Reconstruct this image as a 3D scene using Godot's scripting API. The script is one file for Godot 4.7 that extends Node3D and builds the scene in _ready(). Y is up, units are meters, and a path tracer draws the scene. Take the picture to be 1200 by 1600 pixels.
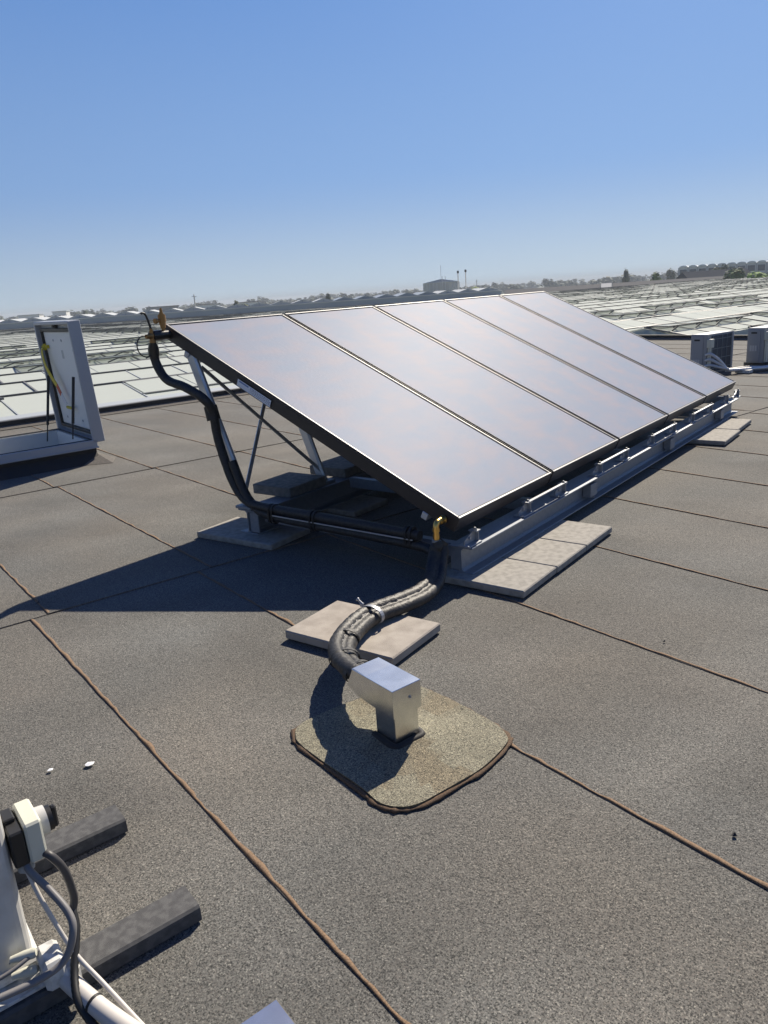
extends Node3D

const TURN := -0.24435            # the building stands 14 degrees askew of the collector row
const TILT := 0.43726             # slope of the collectors
const COL_W := 1.14875
const COL_L := 2.5392
const COL_Y := 0.36743
var rng := RandomNumberGenerator.new()
var M := {}
var used := {}


# ---------------------------------------------------------------- mesh building
class Build:
	var v := PackedVector3Array()
	var n := PackedVector3Array()
	var c := PackedColorArray()
	var uv := PackedVector2Array()
	var xf := Transform3D()
	var col := Color.WHITE

	func tri(a: Vector3, b: Vector3, d: Vector3, out: Vector3, smooth: Array = [], ts: Array = []) -> void:
		a = xf * a; b = xf * b; d = xf * d
		var g := (b - a).cross(d - a)
		var o := xf.basis * out
		var flip := g.dot(o) > 0.0
		var f := g.normalized() * (1.0 if flip else -1.0)
		var ns := [f, f, f]
		if smooth.size() == 3:
			ns = [(xf.basis * smooth[0]).normalized(), (xf.basis * smooth[1]).normalized(), (xf.basis * smooth[2]).normalized()]
		var t = ts if ts.size() == 3 else [Vector2.ZERO, Vector2.ZERO, Vector2.ZERO]
		if flip:
			v.append_array([a, d, b]); n.append_array([ns[0], ns[2], ns[1]]); uv.append_array([t[0], t[2], t[1]])
		else:
			v.append_array([a, b, d]); n.append_array([ns[0], ns[1], ns[2]]); uv.append_array([t[0], t[1], t[2]])
		c.append_array([col, col, col])

	func quad(a: Vector3, b: Vector3, d: Vector3, e: Vector3, out: Vector3, ts: Array = []) -> void:
		if ts.size() == 4:
			tri(a, b, d, out, [], [ts[0], ts[1], ts[2]]); tri(a, d, e, out, [], [ts[0], ts[2], ts[3]])
		else:
			tri(a, b, d, out); tri(a, d, e, out)

	# a box with chamfered edges
	func box(at: Vector3, size: Vector3, bev := 0.0) -> Build:
		var h := size * 0.5
		bev = minf(bev, minf(h.x, minf(h.y, h.z)) * 0.9)
		for ax in 3:
			var u := (ax + 1) % 3
			var w := (ax + 2) % 3
			for s in [-1.0, 1.0]:
				var p := []
				for q in [[-1, -1], [1, -1], [1, 1], [-1, 1]]:
					var k := Vector3.ZERO
					k[ax] = s * h[ax]; k[u] = q[0] * (h[u] - bev); k[w] = q[1] * (h[w] - bev)
					p.append(at + k)
				var o := Vector3.ZERO
				o[ax] = s
				quad(p[0], p[1], p[2], p[3], o)
		if bev > 0.0:
			for ax in 3:
				var u := (ax + 1) % 3
				var w := (ax + 2) % 3
				for su in [-1.0, 1.0]:
					for sw in [-1.0, 1.0]:
						var p := []
						for e in [[-1.0, 0], [1.0, 0], [1.0, 1], [-1.0, 1]]:
							var k := Vector3.ZERO
							k[ax] = e[0] * (h[ax] - bev)
							k[u] = su * (h[u] - (0.0 if e[1] == 0 else bev))
							k[w] = sw * (h[w] - (bev if e[1] == 0 else 0.0))
							p.append(at + k)
						var o := Vector3.ZERO
						o[u] = su; o[w] = sw
						quad(p[0], p[1], p[2], p[3], o)
			for sx in [-1.0, 1.0]:
				for sy in [-1.0, 1.0]:
					for sz in [-1.0, 1.0]:
						var s := Vector3(sx, sy, sz)
						tri(at + s * (h - Vector3(0, bev, bev)), at + s * (h - Vector3(bev, 0, bev)), at + s * (h - Vector3(bev, bev, 0)), s)
		return self

	# a bar of rectangular section from a to b
	func bar(a: Vector3, b: Vector3, w: float, t: float, up := Vector3.UP, bev := 0.0) -> Build:
		var z := (b - a).normalized()
		var x := up.cross(z).normalized()
		if x.length() < 0.5:
			x = Vector3.RIGHT.cross(z).normalized()
		var keep := xf
		xf = xf * Transform3D(Basis(x, z.cross(x), z), (a + b) * 0.5)
		box(Vector3.ZERO, Vector3(w, t, a.distance_to(b)), bev)
		xf = keep
		return self

	# extrude a convex polygon (in the plane given by x, y) along z from 0 to depth
	func prism(poly: Array, at: Vector3, x: Vector3, y: Vector3, z: Vector3) -> Build:
		var mid := Vector3.ZERO
		var p := []
		for q in poly:
			p.append(at + x * q.x + y * q.y)
			mid += p[-1]
		mid /= p.size()
		for i in p.size():
			var j = (i + 1) % p.size()
			quad(p[i], p[j], p[j] + z, p[i] + z, (p[i] + p[j]) * 0.5 - mid)
			if i > 0 and j > 0:
				tri(p[0], p[i], p[j], -z); tri(p[0] + z, p[i] + z, p[j] + z, z)
		return self

	# a round tube through points, radius may vary along it
	func tube(pts: Array, r, sides := 12, caps := true, flat := 1.0) -> Build:
		var up := Vector3.UP
		var rings := []
		var norms := []
		for i in pts.size():
			var d: Vector3 = (pts[mini(i + 1, pts.size() - 1)] - pts[maxi(i - 1, 0)]).normalized()
			if absf(d.dot(up)) > 0.95:
				up = Vector3.RIGHT if absf(d.x) < 0.8 else Vector3.BACK
			var x := d.cross(up).normalized()
			var y := x.cross(d).normalized()
			up = y
			var ra: float = r[i] if r is Array else r
			var ring := []
			var ns := []
			for k in sides:
				var a := TAU * k / sides
				ns.append(x * cos(a) + y * sin(a))
				ring.append(pts[i] + x * cos(a) * ra + y * sin(a) * ra * flat)
			rings.append(ring); norms.append(ns)
		for i in pts.size() - 1:
			for k in sides:
				var l := (k + 1) % sides
				var o: Vector3 = norms[i][k] + norms[i][l]
				tri(rings[i][k], rings[i][l], rings[i + 1][l], o, [norms[i][k], norms[i][l], norms[i + 1][l]])
				tri(rings[i][k], rings[i + 1][l], rings[i + 1][k], o, [norms[i][k], norms[i + 1][l], norms[i + 1][k]])
		if caps:
			for e in [0, pts.size() - 1]:
				var o: Vector3 = (pts[0] - pts[1]) if e == 0 else (pts[-1] - pts[-2])
				for k in range(1, sides - 1):
					tri(rings[e][0], rings[e][k], rings[e][k + 1], o)
		return self

	# a lathed shape: profile of [distance along axis, radius]
	func lathe(a: Vector3, axis: Vector3, prof: Array, sides := 16) -> Build:
		for i in prof.size() - 1:
			tube([a + axis * prof[i][0], a + axis * (prof[i + 1][0] + (0.0001 if prof[i + 1][0] == prof[i][0] else 0.0))], [prof[i][1], prof[i + 1][1]], sides, true)
		return self

	func leaf(at: Vector3, nrm: Vector3, s: float) -> void:
		var x := nrm.cross(Vector3(0.3, 0.9, 0.2)).normalized()
		var y := nrm.cross(x).normalized()
		quad(at - x * s, at - y * s * 0.6, at + x * s, at + y * s * 0.6, nrm)

	func mesh(mat: Material, colors := false) -> ArrayMesh:
		var arr := []
		arr.resize(Mesh.ARRAY_MAX)
		arr[Mesh.ARRAY_VERTEX] = v; arr[Mesh.ARRAY_NORMAL] = n; arr[Mesh.ARRAY_TEX_UV] = uv
		if colors:
			arr[Mesh.ARRAY_COLOR] = c
		var m := ArrayMesh.new()
		m.add_surface_from_arrays(Mesh.PRIMITIVE_TRIANGLES, arr)
		m.surface_set_material(0, mat)
		return m


func B(xf := Transform3D()) -> Build:
	var b := Build.new()
	b.xf = xf
	return b


func EU(e: float, y: float, u: float) -> Vector3:
	return Vector3(e * 0.9703 - u * 0.2419, y, e * 0.2419 + u * 0.9703)


func spline(p: Array, n := 8) -> Array:
	var out := []
	for i in p.size() - 1:
		var a: Vector3 = p[maxi(i - 1, 0)]
		var d: Vector3 = p[mini(i + 2, p.size() - 1)]
		for k in n:
			out.append((p[i] as Vector3).cubic_interpolate(p[i + 1], a, d, float(k) / n))
	out.append(p[-1])
	return out


func numbered(called: String) -> String:
	used[called] = used.get(called, -1) + 1
	return called if used[called] == 0 else "%s_%03d" % [called, used[called]]


func tag(o: Node3D, label: String, category := "", group := "", kind := "") -> Node3D:
	if label: o.set_meta("label", label)
	if category: o.set_meta("category", category)
	if group: o.set_meta("group", group)
	if kind: o.set_meta("kind", kind)
	return o


func thing(called: String, label: String, category: String, at := Vector3.ZERO, turn := 0.0, group := "") -> Node3D:
	var o := Node3D.new()
	o.name = numbered(called)
	add_child(o)
	o.position = at
	o.rotation.y = turn
	return tag(o, label, category, group)


func put(called: String, mesh: Mesh, parent: Node = self) -> MeshInstance3D:
	var o := MeshInstance3D.new()
	o.mesh = mesh
	o.name = numbered(called) if parent == self else called
	parent.add_child(o, true)
	return o


# ---------------------------------------------------------------- materials
func noise_tex(freq: float, seed_: int, ramp: Array, size := 512, oct := 4, kind := FastNoiseLite.TYPE_SIMPLEX_SMOOTH) -> NoiseTexture2D:
	var f := FastNoiseLite.new()
	f.noise_type = kind
	f.seed = seed_; f.frequency = freq; f.fractal_octaves = oct
	var t := NoiseTexture2D.new()
	t.width = size; t.height = size; t.seamless = true; t.noise = f
	var g := Gradient.new()
	g.offsets = PackedFloat32Array(); g.colors = PackedColorArray()
	for r in ramp:
		g.add_point(r[0], Color(r[1], r[2], r[3]).linear_to_srgb())
	t.color_ramp = g
	return t


func bump_tex(freq: float, seed_: int, strength: float, size := 512, oct := 3) -> NoiseTexture2D:
	var f := FastNoiseLite.new()
	f.seed = seed_; f.frequency = freq; f.fractal_octaves = oct
	var t := NoiseTexture2D.new()
	t.width = size; t.height = size; t.seamless = true; t.noise = f
	t.as_normal_map = true; t.bump_strength = strength
	return t


func mat(r: float, g: float, b: float, rough := 0.6, metal := 0.0) -> StandardMaterial3D:
	var m := StandardMaterial3D.new()
	m.albedo_color = Color(r, g, b).linear_to_srgb()
	m.roughness = rough; m.metallic = metal
	return m


func textured(tex: Texture2D, scale: float, rough := 0.7, metal := 0.0, bump: Texture2D = null, bs := 1.0) -> StandardMaterial3D:
	var m := StandardMaterial3D.new()
	m.albedo_texture = tex
	m.uv1_triplanar = true; m.uv1_world_triplanar = true
	m.uv1_scale = Vector3.ONE * scale
	m.roughness = rough; m.metallic = metal
	if bump:
		m.normal_enabled = true; m.normal_texture = bump; m.normal_scale = bs
	return m


func felt_image(seed_: int, n: int, tint := Vector3.ONE) -> ImageTexture:
	# coloured mineral granules pressed into bitumen
	var r := RandomNumberGenerator.new()
	r.seed = seed_
	var im := Image.create(n, n, false, Image.FORMAT_RGB8)
	im.fill(Color(0.165 * tint.x, 0.152 * tint.y, 0.14 * tint.z).linear_to_srgb())
	for i in n * n / 5:
		var t := r.randf()
		var c: Color
		if t < 0.33: c = Color(0.042, 0.040, 0.038)
		elif t < 0.52: c = Color(0.12, 0.11, 0.10)
		elif t < 0.78: c = Color(0.245, 0.226, 0.203)
		elif t < 0.93: c = Color(0.19, 0.165, 0.145)
		else: c = Color(0.37, 0.335, 0.295)
		c = Color(c.r * tint.x, c.g * tint.y, c.b * tint.z).linear_to_srgb()
		var x := r.randi() % (n - 4)
		var y := r.randi() % (n - 4)
		if r.randf() < 0.5: im.fill_rect(Rect2i(x, y, 2 + r.randi() % 3, 1 + r.randi() % 2), c)
		else: im.fill_rect(Rect2i(x, y, 1 + r.randi() % 2, 2 + r.randi() % 3), c)
	return ImageTexture.create_from_image(im)


func make_materials() -> void:
	var grain := bump_tex(0.25, 5, 4.0, 512, 2)
	M.felt = textured(felt_image(11, 1024), 0.75, 0.93, 0.0, grain, 0.22)
	M.felt.vertex_color_use_as_albedo = true
	M.patch = textured(felt_image(23, 512, Vector3(1.46, 1.53, 1.26)), 1.5, 0.95, 0.0, grain, 0.5)
	M.patch.vertex_color_use_as_albedo = true
	M.bead = textured(noise_tex(0.06, 3, [[0.2, 0.105, 0.066, 0.037], [0.6, 0.205, 0.132, 0.077], [0.9, 0.26, 0.18, 0.115]]), 5.0, 0.9, 0.0, grain, 0.4)
	M.bead_dark = textured(noise_tex(0.08, 13, [[0.2, 0.05, 0.032, 0.02], [0.6, 0.13, 0.08, 0.045], [0.9, 0.22, 0.14, 0.08]]), 4.0, 0.9, 0.0, grain, 0.6)
	M.bitumen = mat(0.016, 0.015, 0.015, 0.7)
	M.concrete = textured(noise_tex(0.02, 8, [[0.2, 0.25, 0.235, 0.21], [0.5, 0.30, 0.285, 0.255], [0.8, 0.34, 0.32, 0.285]], 512, 6), 1.7, 0.92, 0.0, grain, 0.35)
	M.paver = textured(noise_tex(0.012, 18, [[0.2, 0.28, 0.25, 0.215], [0.55, 0.33, 0.295, 0.255], [0.85, 0.37, 0.335, 0.29]], 512, 6), 1.3, 0.9, 0.0, grain, 0.2)
	M.ballast = textured(noise_tex(0.02, 9, [[0.2, 0.16, 0.15, 0.14], [0.6, 0.22, 0.21, 0.19], [0.9, 0.27, 0.25, 0.22]], 512, 5), 1.7, 0.93, 0.0, grain, 0.35)
	M.galv = textured(noise_tex(0.03, 4, [[0.25, 0.205, 0.228, 0.262], [0.75, 0.235, 0.26, 0.295]], 512, 4), 2.0, 0.5, 0.2)
	M.alu = mat(0.62, 0.64, 0.66, 0.4, 0.55)
	M.clamp = mat(0.33, 0.345, 0.37, 0.42, 0.4)
	M.frame = mat(0.030, 0.025, 0.024, 0.42)
	M.lip = mat(0.24, 0.238, 0.238, 0.5, 0.4)
	M.gasket = mat(0.012, 0.012, 0.012, 0.7)
	var gl := textured(noise_tex(0.006, 31, [[0.2, 0.245, 0.29, 0.37], [0.5, 0.27, 0.293, 0.36], [0.8, 0.305, 0.298, 0.345]], 512, 5), 0.5, 0.5, 0.0, bump_tex(0.05, 77, 3.0, 512, 3), 0.08)  # blue to pink mottling paints sky and sun reflections into the colour
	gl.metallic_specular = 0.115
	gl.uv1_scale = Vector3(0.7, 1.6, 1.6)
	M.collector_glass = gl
	M.hose = textured(noise_tex(0.03, 41, [[0.3, 0.013, 0.013, 0.014], [0.7, 0.028, 0.027, 0.026]], 256), 6.0, 0.55, 0.0, bump_tex(0.03, 42, 5.0, 256, 4), 0.7)
	M.tape = mat(0.011, 0.011, 0.012, 0.3)
	M.wire = mat(0.015, 0.015, 0.015, 0.5)
	M.brass = mat(0.72, 0.46, 0.14, 0.28, 1.0)
	M.dull_brass = mat(0.36, 0.20, 0.075, 0.5, 0.8)
	M.tin = textured(noise_tex(0.01, 50, [[0.2, 0.66, 0.665, 0.66], [0.8, 0.78, 0.78, 0.765]]), 2.0, 0.25, 1.0, bump_tex(0.006, 51, 2.0, 256, 2), 0.3)
	M.white_paint = mat(0.42, 0.44, 0.47, 0.42)
	M.hatch_inner = mat(0.80, 0.82, 0.80, 0.5)
	M.yellow = mat(0.62, 0.50, 0.02, 0.6)
	M.red = mat(0.55, 0.08, 0.03, 0.6)
	M.paper = mat(0.72, 0.74, 0.76, 0.6)
	M.black = mat(0.012, 0.012, 0.013, 0.5)
	M.rubber = textured(noise_tex(0.03, 61, [[0.3, 0.065, 0.065, 0.067], [0.7, 0.10, 0.10, 0.10]], 256, 5), 4.0, 0.92, 0.0, grain, 0.5)
	M.pale_plastic = mat(0.56, 0.56, 0.47, 0.5)
	M.casing = textured(noise_tex(0.015, 62, [[0.15, 0.47, 0.46, 0.43], [0.5, 0.54, 0.535, 0.51], [0.9, 0.57, 0.57, 0.55]], 256, 6), 3.0, 0.42)
	M.grey_plastic = mat(0.34, 0.36, 0.37, 0.5)
	M.grey_cable = mat(0.17, 0.165, 0.165, 0.5)
	M.dark_cable = mat(0.05, 0.048, 0.05, 0.5)
	M.white_pipe = mat(0.55, 0.52, 0.48, 0.5)
	M.dirty_white = textured(noise_tex(0.02, 66, [[0.3, 0.42, 0.42, 0.40], [0.6, 0.62, 0.62, 0.60]], 256, 5), 5.0, 0.55)
	M.ac_grey = mat(0.30, 0.31, 0.325, 0.5)
	M.coil = mat(0.045, 0.06, 0.085, 0.5, 0.3)
	M.coil_line = mat(0.2, 0.23, 0.25, 0.5)
	M.silver_wrap = mat(0.6, 0.6, 0.6, 0.4, 0.4)
	# greenhouse
	M.pane = StandardMaterial3D.new()
	M.pane.albedo_color = Color(0.585, 0.62, 0.585).linear_to_srgb()
	M.pane.albedo_color.a = 0.74
	M.pane.transparency = BaseMaterial3D.TRANSPARENCY_ALPHA
	M.pane.roughness = 0.65
	M.pane.metallic_specular = 0.1
	for k in ["pane"]:
		if M.has(k):
			M[k].backlight_enabled = true
			M[k].backlight = Color(0.5, 0.53, 0.5)
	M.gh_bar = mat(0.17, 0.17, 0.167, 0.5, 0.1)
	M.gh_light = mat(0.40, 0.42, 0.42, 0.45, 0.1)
	M.gh_dark = mat(0.075, 0.075, 0.073, 0.5)
	M.vent_pane = StandardMaterial3D.new()
	M.vent_pane.albedo_color = Color(0.72, 0.76, 0.74, 0.4)
	M.vent_pane.transparency = BaseMaterial3D.TRANSPARENCY_ALPHA
	M.vent_pane.roughness = 0.3
	M.vent_pane.backlight_enabled = true
	M.vent_pane.backlight = Color(0.66, 0.69, 0.66)
	M.gh_pale_sheet = textured(noise_tex(0.02, 70, [[0.3, 0.5, 0.52, 0.48], [0.7, 0.65, 0.66, 0.62]]), 0.2, 0.95)
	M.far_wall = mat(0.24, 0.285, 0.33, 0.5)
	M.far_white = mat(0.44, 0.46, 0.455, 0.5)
	M.shed_face = mat(0.22, 0.205, 0.18, 0.8)
	M.leaf = mat(1, 1, 1, 0.8)
	M.leaf.vertex_color_use_as_albedo = true
	M.bark = mat(0.08, 0.06, 0.045, 0.9)
	M.land = textured(noise_tex(0.01, 90, [[0.2, 0.06, 0.085, 0.035], [0.6, 0.12, 0.13, 0.06], [0.9, 0.2, 0.18, 0.1]]), 0.01, 0.95)
	M.tank = mat(0.62, 0.60, 0.56, 0.8)
	M.house_wall = mat(0.72, 0.72, 0.70, 0.8)
	M.house_dark = mat(0.10, 0.12, 0.14, 0.7)
	M.slate = mat(0.05, 0.055, 0.065, 0.95)
	M.slate.metallic_specular = 0.05


# ---------------------------------------------------------------- sky
func sky_tex() -> ImageTexture:
	var w := 512
	var h := 256
	var d := PackedFloat32Array()
	d.resize(w * h * 3)
	var sun := Vector3(1.56, 1.44, -0.36).normalized()
	var k := 1.0 / EXPO
	for y in h:
		var el := PI * (0.5 - (y + 0.5) / h)
		for x in w:
			var az := (x + 0.5) / w * TAU
			var dir := Vector3(sin(az) * cos(el), sin(el), -cos(az) * cos(el))
			var c: Vector3
			if el >= 0.0:
				var t := rad_to_deg(el)
				var hz := Vector3(0.53, 0.645, 0.75)
				var mid := Vector3(0.258, 0.43, 0.745)
				var hi := Vector3(0.15, 0.305, 0.65)
				var zen := Vector3(0.008, 0.052, 0.27)
				if t < 8.0: c = hz.lerp(mid, smoothstep(0.0, 1.0, t / 8.0) * 0.5 + t / 16.0)
				elif t < 19.0: c = mid.lerp(hi, (t - 8.0) / 11.0)
				else: c = hi.lerp(zen, 1.0 - pow(1.0 - (t - 19.0) / 71.0, 3.0))
				var cs := dir.dot(sun)
				var side := clampf(1.0 + 0.5 * (cs - 0.75), 0.62, 1.12)
				c *= side
				var glow := pow(maxf(cs, 0.0), 16.0) * 0.25 + pow(maxf(cs, 0.0), 80.0) * 1.0
				c += Vector3(1.0, 0.98, 0.92) * glow
			else:
				c = Vector3(0.20, 0.20, 0.17)
			var i := (y * w + x) * 3
			d[i] = c.x * k; d[i + 1] = c.y * k; d[i + 2] = c.z * k
	return ImageTexture.create_from_image(Image.create_from_data(w, h, false, Image.FORMAT_RGBF, d.to_byte_array()))


const EXPO := 1.5


func _ready() -> void:
	rng.seed = 7
	# camera, sky, sun, exposure
	var cam := Camera3D.new()
	cam.name = "camera"
	add_child(cam)
	cam.rotation_order = EULER_ORDER_YXZ
	cam.position = Vector3(-3.2648, 1.55, 2.1033)
	cam.rotation = Vector3(deg_to_rad(-16.102), deg_to_rad(-51.4236), deg_to_rad(-3.7765))
	cam.fov = 68.06
	cam.near = 0.05
	cam.far = 6000.0
	cam.current = true
	var env := Environment.new()
	env.background_mode = Environment.BG_SKY
	var sky := Sky.new()
	var sm := PanoramaSkyMaterial.new()
	sm.panorama = sky_tex()
	sky.sky_material = sm
	env.sky = sky
	env.tonemap_mode = Environment.TONE_MAPPER_LINEAR
	env.tonemap_exposure = EXPO
	env.fog_enabled = true
	env.fog_density = 0.0007
	env.fog_light_color = Color(0.93, 0.965, 1.0)
	env.sdfgi_enabled = true
	env.ssao_enabled = true
	env.ssil_enabled = true
	var we := WorldEnvironment.new()
	we.name = "environment"
	we.environment = env
	add_child(we)
	var sun := DirectionalLight3D.new()
	sun.name = "sun"
	add_child(sun)
	sun.look_at_from_position(Vector3(1.56, 1.44, -0.36) * 10.0, Vector3.ZERO)
	sun.light_color = Color(1.0, 0.955, 0.88)
	sun.light_energy = 1.6
	sun.light_angular_distance = 0.5
	sun.shadow_enabled = true

	make_materials()
	land()
	flat_roof()
	greenhouse()
	background()
	support_frame()
	collectors()
	pavers()
	hoses()
	roof_outlet()
	roof_hatch()
	condensers()
	near_condenser()
	debris()


# ---------------------------------------------------------------- setting
func land() -> void:
	var b := B()
	var n := 24
	for i in n:
		var a0 := TAU * i / n
		var a1 := TAU * (i + 1) / n
		b.tri(Vector3(0, -5, 0), Vector3(cos(a0), 0, sin(a0)) * 1600.0 + Vector3(0, -5, 0), Vector3(cos(a1), 0, sin(a1)) * 1600.0 + Vector3(0, -5, 0), Vector3.UP)
	tag(put("ground", b.mesh(M.land)), "flat green farmland reaching to the horizon behind the greenhouses", "", "", "structure")


func felt_strip(e0: float, e1: float, u0: float, u1: float, nz: FastNoiseLite, end_lift: float) -> Build:
	# one roll of felt: a sheet in the building's axes (x along E, z along U), its -E edge and its +U end lying on the next
	var b := B()
	var near := u1 > -4.5
	var ne := 6 if near else 3
	var nu := int(ceil((u1 - u0) / (0.22 if near else 0.5)))
	var pts := []
	var cols := []
	for i in ne + 1:
		var rp := []
		var rc := []
		for j in nu + 1:
			var e := lerpf(e0, e1, float(i) / ne)
			var u := lerpf(u0, u1, float(j) / nu)
			var ed := e + nz.get_noise_2d(u * 90.0, e0 * 400.0) * 0.004
			var y := lerpf(0.005, 0.001, float(i) / ne) + end_lift * float(j) / nu + nz.get_noise_2d(e * 60.0, u * 60.0) * 0.0012
			rp.append(Vector3(ed, y, u))
			var t := 0.69 + 0.11 * nz.get_noise_2d(e * 22.0, u * 22.0) + 0.09 * nz.get_noise_2d(e * 6.0 + 90.0, u * 6.0)
			var w := 0.07 * nz.get_noise_2d(e * 14.0 + 300.0, u * 14.0)
			t += 0.13 * smoothstep(0.12, 0.4, nz.get_noise_2d(e * 10.0 + 800.0, u * 34.0)) - 0.10 * smoothstep(0.1, 0.45, nz.get_noise_2d(e * 18.0, u * 12.0 + 500.0))
			rc.append(Color(t * (1.0 + w) * 0.97, t * 1.015, t * (1.0 - w)))
		pts.append(rp); cols.append(rc)
	for i in ne:
		for j in nu:
			var q := [[i, j], [i + 1, j], [i + 1, j + 1], [i, j + 1]]
			for t in [[0, 1, 2], [0, 2, 3]]:
				var k0 := b.v.size()
				b.tri(pts[q[t[0]][0]][q[t[0]][1]], pts[q[t[1]][0]][q[t[1]][1]], pts[q[t[2]][0]][q[t[2]][1]], Vector3.UP)
				for k in 3:
					var at: Vector3 = b.v[k0 + k]
					for s in 3:
						var p: Vector3 = pts[q[t[s]][0]][q[t[s]][1]]
						if p.is_equal_approx(at):
							b.c[k0 + k] = cols[q[t[s]][0]][q[t[s]][1]]
	b.col = Color(0.95, 0.85, 0.75)
	for j in nu:
		b.quad(pts[0][j], pts[0][j + 1], pts[0][j + 1] - Vector3(0, 0.008, 0), pts[0][j] - Vector3(0, 0.008, 0), Vector3.LEFT)
	for i in ne:
		b.quad(pts[i][nu], pts[i + 1][nu], pts[i + 1][nu] - Vector3(0, 0.009, 0), pts[i][nu] - Vector3(0, 0.009, 0), Vector3.BACK)
	return b


func flat_roof() -> void:
	var root := Node3D.new()
	root.name = "flat_roof"
	add_child(root)
	root.rotation.y = TURN
	tag(root, "flat roof of grey mineral felt in strips with brown bitumen seams", "", "", "structure")
	var b := B()
	b.box(Vector3(2.9, -2.505, 0.2), Vector3(23.6, 4.99, 19.2))
	put("roof_deck", b.mesh(M.bitumen), root)
	var nz := FastNoiseLite.new()
	nz.seed = 12; nz.frequency = 0.05; nz.fractal_octaves = 3
	for row in [[-1.36, 9.0, 0.005], [-4.55, -1.30, 0.095], [-9.14, -4.5, 0.06]]:
		var ph: float = row[2]
		for k in range(-9, 16):
			var e0 := ph + 0.953 * k
			var e1 := minf(e0 + 1.03, 14.55)
			if e0 > 14.4 or e1 < -8.8:
				continue
			put("felt_strip", felt_strip(e0, e1, row[0], row[1], nz, 0.007 if row[0] < -1.4 else 0.0).mesh(M.felt, true), root)
			# the line of bitumen pressed out of the lap
			if k < -4:
				continue
			var s := B()
			var p := []
			var r := []
			var u: float = row[0] + 0.02
			while u < minf(row[1], 5.0):
				var a := nz.get_noise_2d(u * 130.0 + k * 77.0, 5.0)
				var g := nz.get_noise_2d(u * 45.0, k * 31.0 + 9.0)
				p.append(Vector3(e0 + 0.005 + 0.007 * a, 0.0052 + (0.007 * (u - row[0]) / (row[1] - row[0]) if row[0] < -1.4 else 0.0), u))
				r.append(clampf(0.0072 + 0.004 * g + 0.006 * a, 0.003, 0.014))
				u += 0.035 if e0 < 2.0 and u > -5.0 else 0.12
			s.tube(p, r, 8, true, 0.20)
			put("seam_bead", s.mesh(M.bead), root)
	# upstands along the two greenhouse sides: felt fillet, dark flashing, pale metal gutter
	b = B()
	b.prism([Vector2(0, 0.004), Vector2(-0.0, 0.045), Vector2(0.10, 0.004)], Vector3(-8.8, 0.008, -9.12), Vector3(0, 0, 1), Vector3.UP, Vector3(23.35, 0, 0))
	b.prism([Vector2(0, 0.004), Vector2(0.0, 0.04), Vector2(-0.10, 0.004)], Vector3(14.55, 0.008, -9.02), Vector3.RIGHT, Vector3.UP, Vector3(0, 0, 18))
	b.col = Color(0.9, 0.88, 0.85)
	for i in b.c.size(): b.c[i] = Color(0.72, 0.71, 0.69)
	put("felt_fillet", b.mesh(M.felt, true), root)
	b = B()
	b.box(Vector3(2.9, 0.05, -9.17), Vector3(23.6, 0.13, 0.1))
	b.box(Vector3(14.6, 0.05, -0.02), Vector3(0.1, 0.13, 18.2))
	put("upstand", b.mesh(M.bitumen), root)


# ---------------------------------------------------------------- greenhouse
func far_limit(u: float) -> float:
	return 16.6 + (u + 94.8) * 1.78 if u < -66.0 else minf(128.0, 104.0 + (u + 94.0) * 0.7)


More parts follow.
